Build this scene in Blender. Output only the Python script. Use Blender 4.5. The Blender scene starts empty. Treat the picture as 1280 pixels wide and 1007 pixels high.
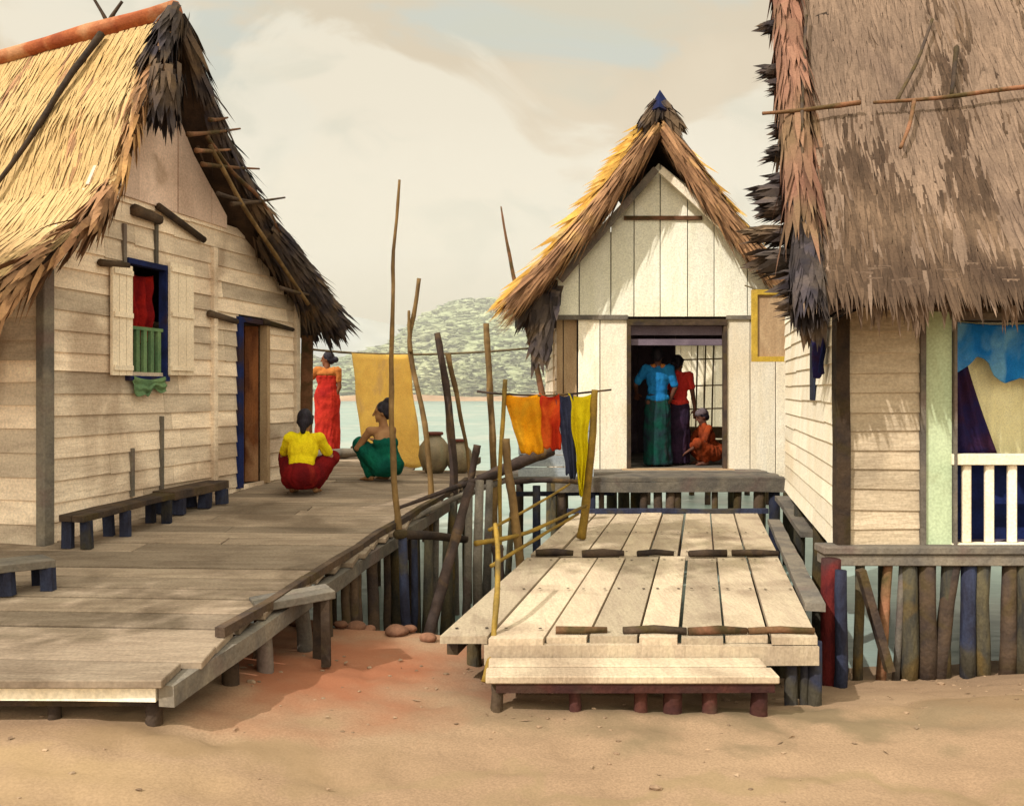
import bpy, bmesh, math, random
from mathutils import Vector, Matrix, noise
random.seed(7)
R = random.uniform
C = bpy.context.scene.collection
V = Vector
F0, CX, HY, CZ = 1100.0, 640.0, 489.0, 0.95      # focal length in px, centre column, horizon row, eye height over the left deck

# ------------------------------------------------------------------ camera geometry helpers (a surveyed point on a known plane)
def ray(px, py): return V(((px-CX)/F0, 1.0, (HY-py)/F0))
def at(px, py, Y): return V((0,0,CZ)) + ray(px,py)*Y
def on_z(px, py, z): return at(px, py, (CZ-z)*F0/(py-HY))
def on_plane(px, py, P0, n):
    d = ray(px,py); t = (P0-V((0,0,CZ))).dot(n)/d.dot(n)
    return V((0,0,CZ)) + d*t

# ------------------------------------------------------------------ mesh builder
class MB:
    def __init__(s): s.v=[]; s.f=[]; s.t=[]; s.m=[]
    def add(s, vs, fs, tint=None, mi=0):
        b=len(s.v); s.v+= [V(v) for v in vs]
        if tint is None: tint=R(.0,1.)
        for f in fs: s.f.append([b+i for i in f]); s.t.append(tint); s.m.append(mi)
    def box8(s, p, tint=None, mi=0):
        s.add(p, [(0,3,2,1),(4,5,6,7),(0,1,5,4),(1,2,6,5),(2,3,7,6),(3,0,4,7)], tint, mi)
    def box(s, a, b, tint=None, mi=0):
        (x0,y0,z0),(x1,y1,z1)=a,b
        s.box8([(x0,y0,z0),(x1,y0,z0),(x1,y1,z0),(x0,y1,z0),(x0,y0,z1),(x1,y0,z1),(x1,y1,z1),(x0,y1,z1)],tint,mi)
    def beam(s, p0, p1, w, h, up=(0,0,1), j=.0, tint=None, mi=0):
        p0=V(p0); p1=V(p1); d=(p1-p0).normalized(); up=V(up)
        if abs(d.dot(up))>.97: up=V((0,1,0))
        sd=d.cross(up).normalized(); u2=sd.cross(d)
        n=max(1,int((p1-p0).length/.35)) if j else 1
        rings=[]
        for k in range(n+1):
            c=p0.lerp(p1,k/n)+sd*R(-j,j)+u2*R(-j,j); ww=w*(1+R(-1,1)*min(.25,j*6)); hh=h*(1+R(-1,1)*min(.25,j*6))
            rings.append([c-sd*ww/2-u2*hh/2,c+sd*ww/2-u2*hh/2,c+sd*ww/2+u2*hh/2,c-sd*ww/2+u2*hh/2])
        vs=[p for r in rings for p in r]; fs=[(3,2,1,0),tuple(n*4+i for i in range(4))]
        for k in range(n):
            for i in range(4): a=k*4+i; b=k*4+(i+1)%4; fs.append((a,b,b+4,a+4))
        s.add(vs,fs,tint,mi)
    def tube(s, pts, rad, seg=8, j=0., tint=None, mi=0):
        pts=[V(p) for p in pts]
        if not hasattr(rad,'__len__'): rad=[rad]*len(pts)
        vs=[]; fs=[]
        up=V((0,0,1))
        for k,p in enumerate(pts):
            d=(pts[min(k+1,len(pts)-1)]-pts[max(k-1,0)]).normalized()
            uu=V((1,0,0)) if abs(d.z)>.8 else up
            a=d.cross(uu).normalized(); b=a.cross(d)
            for i in range(seg):
                t=2*math.pi*i/seg; rr=rad[k]*(1+R(-j,j))
                vs.append(p+a*math.cos(t)*rr+b*math.sin(t)*rr)
        for k in range(len(pts)-1):
            for i in range(seg):
                a=k*seg+i; b=k*seg+(i+1)%seg; fs.append((a,b,b+seg,a+seg))
        fs.append(tuple(reversed(range(seg)))); fs.append(tuple((len(pts)-1)*seg+i for i in range(seg)))
        s.add(vs,fs,tint,mi)
    def lathe(s, c, prof, seg=24, tint=None):
        c=V(c); vs=[]; fs=[]
        for r,z in prof:
            for i in range(seg):
                t=2*math.pi*i/seg; vs.append(c+V((r*math.cos(t),r*math.sin(t),z)))
        for k in range(len(prof)-1):
            for i in range(seg):
                a=k*seg+i; b=k*seg+(i+1)%seg; fs.append((a,b,b+seg,a+seg))
        fs.append(tuple(reversed(range(seg)))); s.add(vs,fs,tint)
    def strand(s, p, d, side, L, w, tint=None, droop=0., mi=0):
        p=V(p); d=V(d); side=V(side)
        q=p+d*L*.55; e=p+d*L+V((0,0,-droop))
        s.add([p-side*w/2,p+side*w/2,q+side*w*.5,q-side*w*.5,e],[(0,1,2,3),(3,2,4)],tint,mi)
    def build(s, name, mats, parent=None, origin=None, smooth=False, bevel=0):
        me=bpy.data.meshes.new(name)
        if origin is None: origin = rootloc(parent) if parent else V((0,0,0))
        else: origin=V(origin)
        me.from_pydata([tuple(v-origin) for v in s.v],[],s.f); me.update()
        at_=me.attributes.new('tint','FLOAT','FACE'); at_.data.foreach_set('value',s.t)
        if not isinstance(mats,(list,tuple)): mats=[mats]
        for m in mats: me.materials.append(m)
        me.polygons.foreach_set('material_index',s.m)
        if smooth: me.polygons.foreach_set('use_smooth',[True]*len(me.polygons))
        o=bpy.data.objects.new(name,me); C.objects.link(o)
        if parent: o.parent=parent
        else: o.location=origin
        if bevel:
            b=o.modifiers.new('bevel','BEVEL'); b.width=bevel; b.segments=1; b.limit_method='ANGLE'
        return o
def rootloc(o):
    l=V((0,0,0))
    while o: l=l+o.location; o=o.parent
    return l
def tag(o,label=None,cat=None,group=None,kind=None):
    if label: o['label']=label
    if cat: o['category']=cat
    if group: o['group']=group
    if kind: o['kind']=kind
    return o
def thing(name,label,cat,loc,group=None):
    o=bpy.data.objects.new(name,None); o.empty_display_size=.2; C.objects.link(o); o.location=loc
    return tag(o,label,cat,group)

# ------------------------------------------------------------------ materials
def lin(c): return [(x/255/12.92 if x/255<=.04045 else ((x/255+.055)/1.055)**2.4) for x in c]+[1]
def mat(name, c1, c2, c3=None, scale=3, stretch=(1,1,1), rough=.9, bump=.3, tint=.35, spec=.15, fine=60, k=1.0, two=False, bscale=None, trans=0):
    m=bpy.data.materials.new(name); m.use_nodes=True; nt=m.node_tree; N=nt.nodes; L=nt.links
    b=N['Principled BSDF']; b.inputs['Roughness'].default_value=rough; b.inputs['Specular IOR Level'].default_value=spec
    tc=N.new('ShaderNodeTexCoord'); mp=N.new('ShaderNodeMapping'); mp.inputs['Scale'].default_value=stretch
    L.new(tc.outputs['Object'],mp.inputs[0])
    def nz(sc,det,dist=0,src=None):
        n=N.new('ShaderNodeTexNoise'); n.inputs['Scale'].default_value=sc; n.inputs['Detail'].default_value=det; n.inputs['Distortion'].default_value=dist
        L.new(src or mp.outputs[0],n.inputs['Vector']); return n
    def ramp(src,a,b_):
        r=N.new('ShaderNodeMapRange'); r.inputs[1].default_value=a; r.inputs[2].default_value=b_; L.new(src,r.inputs[0]); return r.outputs[0]
    def mix(f,a,b_,bt='MIX'):
        x=N.new('ShaderNodeMix'); x.data_type='RGBA'; x.blend_type=bt
        if isinstance(f,float): x.inputs[0].default_value=f
        else: L.new(f,x.inputs[0])
        for i,c in ((6,a),(7,b_)):
            if isinstance(c,list): x.inputs[i].default_value=c
            else: L.new(c,x.inputs[i])
        return x.outputs[2]
    kk=lambda c:[v*k for v in lin(c)[:3]]+[1]
    n1=nz(scale,6,.6); col=mix(ramp(n1.outputs[0],.36,.64),kk(c1),kk(c2))
    if c3:
        n2=nz(scale*.45,4,1.2,tc.outputs['Object']); col=mix(ramp(n2.outputs[0],.52,.66),col,kk(c3))
    n3=nz(fine,3,0,tc.outputs['Object']); g=ramp(n3.outputs[0],.3,.7)
    r2=N.new('ShaderNodeMapRange'); r2.inputs[3].default_value=.82; r2.inputs[4].default_value=1.12; L.new(g,r2.inputs[0])
    cc=N.new('ShaderNodeCombineColor'); [L.new(r2.outputs[0],cc.inputs[i]) for i in range(3)]
    col=mix(1.0,col,cc.outputs[0],'MULTIPLY')
    if tint:
        a=N.new('ShaderNodeAttribute'); a.attribute_name='tint'
        r3=N.new('ShaderNodeMapRange'); r3.inputs[3].default_value=1-tint; r3.inputs[4].default_value=1+tint*.6; L.new(a.outputs['Fac'],r3.inputs[0])
        c2_=N.new('ShaderNodeCombineColor'); [L.new(r3.outputs[0],c2_.inputs[i]) for i in range(3)]
        col=mix(1.0,col,c2_.outputs[0],'MULTIPLY')
    L.new(col,b.inputs['Base Color'])
    if bump:
        n4=nz(bscale or scale*4,8,.3); bp=N.new('ShaderNodeBump'); bp.inputs['Strength'].default_value=bump; bp.inputs['Distance'].default_value=.02
        L.new(n4.outputs[0],bp.inputs['Height']); L.new(bp.outputs[0],b.inputs['Normal'])
    if trans:
        t=N.new('ShaderNodeBsdfTranslucent'); L.new(col,t.inputs[0]); ms=N.new('ShaderNodeMixShader'); ms.inputs[0].default_value=trans
        L.new(b.outputs[0],ms.inputs[1]); L.new(t.outputs[0],ms.inputs[2]); L.new(ms.outputs[0],N['Material Output'].inputs[0])
    return m
K=.90
M=dict(
 wallA=mat('weathered_plank',(214,196,174),(192,174,154),(168,148,128),scale=2,stretch=(1,1,5),k=1.28,tint=.36,bump=.5),
 gableA=mat('woven_gable',(214,188,172),(188,162,146),(160,136,118),scale=2.5,k=1.2,tint=.25),
 thatchA=mat('golden_thatch',(226,194,140),(212,174,116),(190,152,106),scale=.8,k=.72,tint=.12,two=True),
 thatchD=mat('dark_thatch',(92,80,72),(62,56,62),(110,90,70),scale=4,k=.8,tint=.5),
 thatchB=mat('brown_thatch',(176,134,98),(144,106,78),(196,152,100),scale=3,k=.85,tint=.5),
 thatchG=mat('yellow_thatch',(234,188,100),(220,168,80),(236,206,150),scale=3,k=.92,tint=.35),
 thatchC=mat('old_thatch',(172,144,122),(146,122,104),(128,106,92),scale=.9,k=.56,tint=.2),
 thatchS=mat('stained_thatch',(122,98,78),(94,74,60),(140,114,92),scale=1.5,k=.56,tint=.35),
 thatchR=mat('rusty_thatch',(182,134,110),(164,116,96),(150,120,90),scale=1.6,k=.56,tint=.35),
 under=mat('thatch_underside',(84,66,52),(60,48,42),scale=5,k=.8,tint=.2),
 ridge=mat('rust_ridge',(190,112,70),(160,84,54),(206,150,110),scale=5,k=.85,tint=.3),
 deckA=mat('deck_board',(196,174,150),(172,150,128),(146,126,106),scale=2.2,stretch=(1,5,1),k=.58,tint=.3,bump=.5),
 deckB=mat('deck_board_pale',(226,206,176),(210,188,162),(182,160,136),scale=2.2,stretch=(5,1,1),k=.70,tint=.3,bump=.5),
 beam=mat('dark_timber',(96,78,62),(66,56,52),(84,70,44),scale=5,k=.8,tint=.45,bump=.6),
 beamg=mat('grey_timber',(136,126,112),(104,98,92),(120,104,96),scale=4,k=.8,tint=.3,bump=.6),
 rust=mat('rust_log',(146,102,76),(84,70,44),scale=5,k=.8,tint=.4,bump=.6),
 postd=mat('wet_post',(90,82,62),(60,58,54),(104,86,52),scale=4,stretch=(3,3,1),k=.8,tint=.5,bump=.6),
 postblue=mat('bluish_post',(62,68,92),(50,50,66),(80,74,62),scale=4,stretch=(3,3,1),k=.65,tint=.4,bump=.6),
 postred=mat('maroon_post',(140,52,48),(108,40,44),(90,60,58),scale=4,stretch=(3,3,1),k=.5,tint=.2,bump=.6),
 stub=mat('dark_maroon_stub',(110,66,56),(76,48,48),(92,70,58),scale=5,k=.6,tint=.3,bump=.6),
 cream=mat('lime_white_board',(250,240,220),(244,230,204),(236,218,188),scale=1.2,stretch=(4,4,1),k=.93,tint=.14,bump=.35),
 creams=mat('cream_shutter',(236,220,196),(222,204,180),scale=2,k=1.0,tint=.1),
 tanpan=mat('tan_board',(200,170,134),(180,148,114),scale=2,stretch=(4,4,1),k=.8,tint=.15),
 wallC=mat('tan_siding',(222,202,174),(204,184,156),(180,162,138),scale=2,stretch=(1,1,5),k=.70,tint=.16,bump=.5),
 green=mat('mint_paint',(200,214,178),(184,200,164),(170,176,140),scale=2.2,k=.8,tint=.1),
 greend=mat('green_paint',(122,150,104),(96,128,92),scale=4,k=.8,tint=.2),
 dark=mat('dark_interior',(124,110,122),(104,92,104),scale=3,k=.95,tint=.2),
 blued=mat('dark_blue',(34,48,104),(28,34,66),(58,44,50),scale=4,k=.9,tint=.2),
 doorbr=mat('brown_door',(150,94,56),(96,56,36),(176,132,96),scale=2,stretch=(5,5,1),k=.85,tint=.2),
 bamboo=mat('brown_pole',(134,106,66),(98,78,54),(150,122,84),scale=6,stretch=(1,1,.4),k=.85,tint=.25,fine=30),
 bambood=mat('dark_pole',(76,62,56),(54,46,44),(104,82,56),scale=6,k=.85,tint=.25),
 bambooy=mat('ochre_bamboo',(160,128,54),(128,104,50),(108,90,54),scale=5,k=.85,tint=.2,rough=.6),
 yframe=mat('yellow_frame',(212,176,70),(188,154,62),(176,140,84),scale=5,k=.85,tint=.15),
 jar=mat('stoneware',(146,128,98),(118,106,84),(120,124,98),scale=5,k=.85,tint=.1,rough=.5,spec=.4),
 jarred=mat('jar_lip',(128,70,58),(100,60,52),scale=5,k=.85,tint=.1),
 panelblue=mat('blue_grey_board',(176,182,184),(150,158,166),(186,178,164),scale=2,stretch=(1,1,4),k=.8,tint=.15),
 mud=mat('bank_stone',(150,108,84),(120,84,68),scale=4,k=.8,tint=.3,bump=.6),
 rope=mat('rope',(128,112,84),(98,88,70),scale=20,k=.8,tint=.1),
)
def cloth(name,c1,c2,c3=None,trans=.25,k=.80,sc=5): return mat(name,c1,c2,c3,scale=sc,rough=.95,bump=.7,tint=.0,spec=.05,k=k,trans=trans,fine=120)
CL=dict(
 yel=cloth('pale_yellow_cloth',(248,216,124),(240,204,116),(232,198,130),trans=.45,k=1.05),
 ora=cloth('orange_cloth',(250,176,30),(240,156,30),(226,164,40)),
 red=cloth('red_cloth',(216,66,36),(190,50,34),(226,100,40)),
 nav=cloth('navy_cloth',(72,76,100),(54,58,84)),
 lem=cloth('lemon_cloth',(240,220,30),(226,200,30)),
 blu=cloth('bright_blue_cloth',(40,132,210),(30,112,192),(110,170,214),k=1.05),
 pur=cloth('dark_purple_cloth',(40,36,80),(58,34,56),(34,44,92),trans=.05),
 pal=cloth('pale_lemon_backdrop',(244,238,196),(238,230,184),(232,226,186),trans=.3,k=1.1),
 crim=cloth('crimson_cloth',(170,36,30),(120,24,28),trans=.1),
 pred=cloth('red_dress',(214,62,46),(190,48,40),(150,36,38),trans=.03,k=.7),
 pyel=cloth('yellow_shirt',(244,224,30),(236,206,34),(214,176,30),trans=.03),
 pmar=cloth('maroon_sarong',(126,26,28),(96,22,26),(150,50,36),trans=.03),
 pgre=cloth('green_sarong',(20,98,78),(18,78,68),(34,110,80),trans=.03),
 pblu=cloth('blue_shirt',(44,136,196),(36,116,180),trans=.03),
 psal=cloth('coral_shirt',(232,70,60),(214,58,54),trans=.03),
 pdk=cloth('dark_sarong',(62,44,66),(42,34,50),(74,40,44),trans=.02),
 pdg=cloth('bottle_green_sarong',(24,78,66),(40,48,60),(60,36,50),trans=.02),
 pbr=cloth('rust_tunic',(166,72,36),(130,58,34),(80,50,34),trans=.02),
 pgy=cloth('grey_cap',(120,108,112),(96,84,88),trans=.0),
 tan=cloth('brown_choli',(196,124,64),(176,104,54),trans=.0),
 skin=mat('brown_skin',(150,92,60),(128,76,50),scale=6,k=.62,tint=0,bump=.05,rough=.6,fine=200),
 skinL=mat('tan_skin',(190,144,100),(160,112,76),scale=6,k=.66,tint=0,bump=.05,rough=.6,fine=200),
 skinD=mat('dark_skin',(112,72,56),(92,60,50),scale=6,k=.9,tint=0,bump=.05,rough=.6,fine=200),
 feat=mat('eye_brow_dark',(30,22,22),(24,18,18),k=.9,tint=0,bump=0),
 lip=mat('lips',(130,60,52),(120,54,48),k=.9,tint=0,bump=0),
 hair=mat('black_hair',(44,38,48),(28,26,32),scale=20,stretch=(1,1,.3),k=.9,tint=0,bump=.6,rough=.55),
 hairr=mat('auburn_hair',(120,48,38),(84,34,30),scale=20,k=.9,tint=0,bump=.6,rough=.55),
)

# ------------------------------------------------------------------ terrain, water, hills
def sst(a,b,x):
    t=min(1,max(0,(x-a)/(b-a))); return t*t*(3-2*t)
def gz(X,Y):
    wl=1-sst(-.6,1.2,X)                       # 1 on the left bank, 0 on the right
    crest=4.5*(1-wl)+5.75*wl
    slope=.25*(1-wl)+.55*wl
    z=-.62
    z-= .05*math.sin(X*.9+.5)
    if Y>crest: z-= slope*(Y-crest) + .05*(Y-crest)**2*wl
    z+= .11*(1-sst(-1.9,-.6,X))*(1-sst(4.6,6.0,Y))
    z+= noise.noise(V((X*.9,Y*.9,0)))*.035 + noise.noise(V((X*3.1,Y*3.1,4)))*.012
    if -5<X<5 and 2.5<Y<6: z+= .02*noise.noise(V((X*1.6+4,Y*7,2))) - .018*max(0,noise.noise(V((X*5.5,Y*5.5,7)))-.15)*3
    return max(z,-3.2)
def axis(segs):
    out=[]
    for a,b,st in segs:
        n=max(1,round((b-a)/st)); out+= [a+(b-a)*i/n for i in range(n)]
    return out+[segs[-1][1]]
mb=MB(); xs=axis([(-220,-20,20),(-20,-6,.7),(-6,6,.06),(6,20,.7),(20,220,20)]); ys=axis([(-220,-10,30),(-10,2.6,.5),(2.6,9,.06),(9,16,.5),(16,40,4)])
nx=len(xs); vs=[(x,y,gz(x,y)) for y in ys for x in xs]
fs=[(j*nx+i,j*nx+i+1,(j+1)*nx+i+1,(j+1)*nx+i) for j in range(len(ys)-1) for i in range(nx-1)]
mb.add(vs,fs,.5)
gm=mat('mud_bank',(210,176,142),(198,164,132),(184,152,124),scale=.55,k=.50,tint=0,bump=.35,bscale=9,fine=90,spec=.1)
# reddish laterite patch where the bank falls away between the decks, and darker and paler drifts
nt=gm.node_tree; N=nt.nodes; L=nt.links; b=N['Principled BSDF']; src=b.inputs['Base Color'].links[0].from_socket
tc=[n for n in N if n.type=='TEX_COORD'][0]
def blotch(cx,cy,rx,ry,colr,amt,src,sc=2.2):
    mp=N.new('ShaderNodeMapping'); mp.vector_type='TEXTURE'; mp.inputs['Location'].default_value=(cx,cy,-.6); mp.inputs['Scale'].default_value=(rx,ry,50)
    nz=N.new('ShaderNodeTexNoise'); nz.inputs['Scale'].default_value=sc; nz.inputs['Detail'].default_value=6; L.new(tc.outputs['Object'],nz.inputs['Vector'])
    sb=N.new('ShaderNodeVectorMath'); sb.operation='MULTIPLY_ADD'; sb.inputs[1].default_value=(1.5,1.5,0); 
    L.new(nz.outputs['Color'],sb.inputs[0]); L.new(tc.outputs['Object'],sb.inputs[2])
    ad=N.new('ShaderNodeVectorMath'); ad.operation='SUBTRACT'; ad.inputs[1].default_value=(.75,.75,0); L.new(sb.outputs[0],ad.inputs[0]); L.new(ad.outputs[0],mp.inputs[0])
    ln=N.new('ShaderNodeVectorMath'); ln.operation='LENGTH'; L.new(mp.outputs[0],ln.inputs[0])
    mr=N.new('ShaderNodeMapRange'); mr.inputs[1].default_value=1.15; mr.inputs[2].default_value=.35; mr.inputs[4].default_value=amt; L.new(ln.outputs['Value'],mr.inputs[0])
    mx=N.new('ShaderNodeMix'); mx.data_type='RGBA'; L.new(mr.outputs[0],mx.inputs[0]); L.new(src,mx.inputs[6]); mx.inputs[7].default_value=[c*.6 for c in lin(colr)[:3]]+[1]
    return mx.outputs[2]
src=blotch(-.95,4.9,.75,1.0,(176,104,72),.8,src)
src=blotch(-1.2,3.7,.9,.22,(168,140,106),.7,src)
src=blotch(1.0,3.55,2.2,.12,(170,146,110),.6,src)
src=blotch(1.2,4.35,1.7,.25,(142,124,96),.8,src)
src=blotch(3.2,4.6,1.6,.22,(150,124,92),.75,src)
src=blotch(-2.4,3.25,1.4,.25,(214,182,130),.35,src)
L.new(src,b.inputs['Base Color'])
g=mb.build('ground',gm,smooth=True); tag(g,kind='structure')

mb=MB(); mb.add([(-600,5.2,-1.3),(600,5.2,-1.3),(600,600,-1.3),(-600,600,-1.3)],[(0,1,2,3)],.5)
wm=mat('lagoon_water',(190,216,206),(204,224,212),(228,234,220),scale=.35,stretch=(.35,1,1),k=.47,tint=0,bump=0,rough=.4,spec=.25,fine=2)
N=wm.node_tree.nodes;L=wm.node_tree.links; tc=[n for n in N if n.type=='TEX_COORD'][0]
mp=N.new('ShaderNodeMapping'); mp.inputs['Scale'].default_value=(.5,1.6,1); nz=N.new('ShaderNodeTexNoise'); nz.inputs['Scale'].default_value=2.4; nz.inputs['Detail'].default_value=4
bp=N.new('ShaderNodeBump'); bp.inputs['Strength'].default_value=.35; bp.inputs['Distance'].default_value=.08
L.new(tc.outputs['Object'],mp.inputs[0]);L.new(mp.outputs[0],nz.inputs['Vector']);L.new(nz.outputs[0],bp.inputs['Height']);L.new(bp.outputs[0],N['Principled BSDF'].inputs['Normal'])
tag(mb.build('water',wm),kind='structure')

def hill(name,Y0,depth,prof,m,seed,amp):
    mb=MB(); n=260; rows=16; vs=[]
    for j in range(rows+1):
        v=j/rows
        for i in range(n+1):
            X=-Y0*1.6+Y0*3.2*i/n
            px=640+X/Y0*1100
            H=prof(px)*(math.sin(min(1,v*1.0)*math.pi/2))
            H*=1+amp*noise.noise(V((X*.03+seed,v*3,0)))
            H+= amp*8*noise.noise(V((X*.09+seed,v*6,3)))*min(1,v*4)
            vs.append((X,Y0+depth*v,-1.5+max(0,H)+(0.3 if j==0 else .6)))
    fs=[(j*(n+1)+i,j*(n+1)+i+1,(j+1)*(n+1)+i+1,(j+1)*(n+1)+i) for j in range(rows) for i in range(n)]
    mb.add(vs,fs,.5); o=mb.build(name,m,smooth=True); return tag(o,kind='structure'),vs
def interp(pts,x):
    if x<=pts[0][0]: return pts[0][1]
    for (a,b),(c,d) in zip(pts,pts[1:]):
        if x<=c: return b+(d-b)*(x-a)/(c-a)*1.0
    return pts[-1][1]
hm=mat('hazed_hill_green',(202,208,172),(210,213,178),(192,202,174),scale=.02,k=.80,tint=.0,bump=0,fine=.05)  # pale tones put the distance haze into the hill colour
hm2=mat('hazed_hill_blue',(200,204,200),(208,210,200),(190,198,202),scale=.015,k=.60,tint=.0,bump=0,fine=.05)  # blue-grey paleness is haze mixed into the base colour
prof1=lambda px: interp([(-1000,18),(200,14),(380,11),(450,15),(500,23),(545,28),(600,29),(660,28),(720,25),(900,16),(1300,22),(2200,15)],px)*1.0
prof2=lambda px: interp([(-1000,30),(200,34),(400,34),(440,31),(480,30),(520,20),(700,18),(1000,30),(1600,36),(2200,20)],px)*1.15
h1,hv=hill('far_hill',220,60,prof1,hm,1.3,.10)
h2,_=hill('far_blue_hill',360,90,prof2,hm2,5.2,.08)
# distant woods on the hill: soft clumps of foliage
ico=bmesh.new(); bmesh.ops.create_icosphere(ico,subdivisions=2,radius=1); IV2=[v.co.copy() for v in ico.verts]; IF2=[[v.index for v in f.verts] for f in ico.faces]; ico.free()
mb=MB()
ico=bmesh.new(); bmesh.ops.create_icosphere(ico,subdivisions=1,radius=1); IV=[v.co.copy() for v in ico.verts]; IF=[[v.index for v in f.verts] for f in ico.faces]; ico.free()
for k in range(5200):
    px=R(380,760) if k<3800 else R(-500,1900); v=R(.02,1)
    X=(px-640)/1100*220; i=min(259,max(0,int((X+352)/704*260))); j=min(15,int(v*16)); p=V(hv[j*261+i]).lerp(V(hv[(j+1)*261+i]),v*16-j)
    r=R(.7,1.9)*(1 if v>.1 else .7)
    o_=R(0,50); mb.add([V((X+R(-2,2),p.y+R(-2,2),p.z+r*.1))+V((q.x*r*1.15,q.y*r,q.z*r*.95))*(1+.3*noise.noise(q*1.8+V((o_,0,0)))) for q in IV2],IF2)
wd=mat('hazy_foliage',(186,198,152),(200,204,160),(170,188,150),scale=.03,k=.82,tint=.03,bump=0,fine=.08)  # foliage paled to carry the haze in its colour
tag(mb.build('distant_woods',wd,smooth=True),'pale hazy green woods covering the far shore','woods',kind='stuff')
hz=MB(); hz.box((-900,150,-1.2),(900,305,48)); ho=hz.build('haze',M['cream']); ho.data.materials.clear()
hzm=bpy.data.materials.new('haze'); hzm.use_nodes=True; hn=hzm.node_tree.nodes; hn.remove(hn['Principled BSDF']); vsn=hn.new('ShaderNodeVolumeScatter'); vsn.inputs['Color'].default_value=(.90,.89,.86,1); vsn.inputs['Density'].default_value=.006
hzm.node_tree.links.new(vsn.outputs[0],hn['Material Output'].inputs['Volume']); ho.data.materials.append(hzm); tag(ho,kind='structure')
mb=MB(); n=200; vs=[]
for i in range(n+1):
    X=-330+660*i/n; w=3+noise.noise(V((X*.02,0,9)))*2.5; h=1.2+noise.noise(V((X*.05,3,9)))*.8
    vs+=[(X,207-w,-1.45),(X,212,-1.3+h),(X,222,-1.2+h)]
mb.add(vs,[(i*3+a,i*3+3+a,i*3+4+a,i*3+1+a) for i in range(n) for a in (0,1)],.5)
tag(mb.build('far_shore',mat('far_shore_earth',(214,178,140),(190,150,116),(214,184,144),scale=.03,k=.82,tint=0,bump=0,fine=.5),smooth=True),kind='structure')

db=MB()
for k in range(500):
    x,y=R(-4,4),R(2.6,5.9)**1.0
    if noise.noise(V((x*.8,y*1.2,5)))<-.05 and R(0,1)<.75: continue
    r=R(.003,.011)*(1 if R(0,1)<.93 else 2.0); z=gz(x,y); oo=R(0,50)
    db.add([V((x,y,z+r*.2))+V((q.x*r*1.4,q.y*r,q.z*r*.6))*(1+.5*noise.noise(q*1.5+V((oo,0,0)))) for q in IV],IF)
for k in range(140):
    x,y=R(-4,4),R(3.0,5.9); z=gz(x,y)+.004; a=R(0,6.28); d=V((math.cos(a),math.sin(a),0)); sd=V((-d.y,d.x,0)); l=R(.02,.07); w_=R(.003,.012)
    db.add([V((x,y,z)),V((x,y,z))+d*l*.5+sd*w_+V((0,0,R(.0,.01))),V((x,y,z))+d*l,V((x,y,z))+d*l*.5-sd*w_],[(0,1,2,3)])
tag(db.build('pebbles',mat('grit',(176,146,118),(144,118,96),(200,170,140),scale=4,k=.7,tint=.4,bump=0)),'scattered grit and dry thatch bits on the mud','pebbles',kind='stuff')

# ------------------------------------------------------------------ wall frames
class Fr:
    def __init__(s,o,u,n): s.o=V(o); s.u=V(u).normalized(); s.n=V(n).normalized()
    def p(s,a,z,d=0): return V((s.o.x,s.o.y,0))+s.u*a+s.n*d+V((0,0,z))
    def sz(s,px,py,d=0):
        P=on_plane(px,py,s.p(0,0,d),s.n); q=P-V((s.o.x,s.o.y,0)); return q.dot(s.u),P.z
    def box(s,mb,a0,a1,z0,z1,d0,d1,tint=None,mi=0,lap=0.):
        # lap pushes the lower outer edge forward (clapboard)
        mb.box8([s.p(a0,z0,d0),s.p(a1,z0,d0),s.p(a1,z0,d1+lap),s.p(a0,z0,d1+lap),s.p(a0,z1,d0),s.p(a1,z1,d0),s.p(a1,z1,d1),s.p(a0,z1,d1)],tint,mi)
def cut(a0,a1,hs):
    out=[(a0,a1)]
    for h0,h1 in hs:
        o=[]
        for a,b in out:
            if h1<=a or h0>=b: o.append((a,b)); continue
            if h0>a: o.append((a,h0))
            if h1<b: o.append((h1,b))
        out=o
    return [(a,b) for a,b in out if b-a>.02]
def siding(mb,F,ext,z0,z1,course,holes=(),d=0,th=.02,joint=1.6,lap=.018,mi=0,jit=.008):
    # horizontal boards; ext(z)->(a0,a1)
    z=z0
    while z<z1-.01:
        zt=min(z1,z+course*R(.92,1.08)); zm=(z+zt)/2; a0,a1=ext(zm)
        if a1-a0>.05:
            hs=[(h[0],h[1]) for h in holes if h[2]<zm<h[3]]
            for a,b in cut(a0,a1,hs):
                q=a+ (R(.3,1)*joint)
                while a<b:
                    e=min(q,b); 
                    if b-e<.15: e=b
                    t=R(0,1); o1,o2=R(-jit,jit),R(-jit,jit)
                    F_=F
                    mb.box8([F_.p(a+.002,z+o1,d),F_.p(e-.002,z+o2,d),F_.p(e-.002,z+o2,d+th+lap),F_.p(a+.002,z+o1,d+th+lap),
                             F_.p(a+.002,zt+.012,d),F_.p(e-.002,zt+.012,d),F_.p(e-.002,zt+.012,d+th),F_.p(a+.002,zt+.012,d+th)],t,mi)
                    a=e; q=a+joint*R(.8,1.2)
        z=zt
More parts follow.
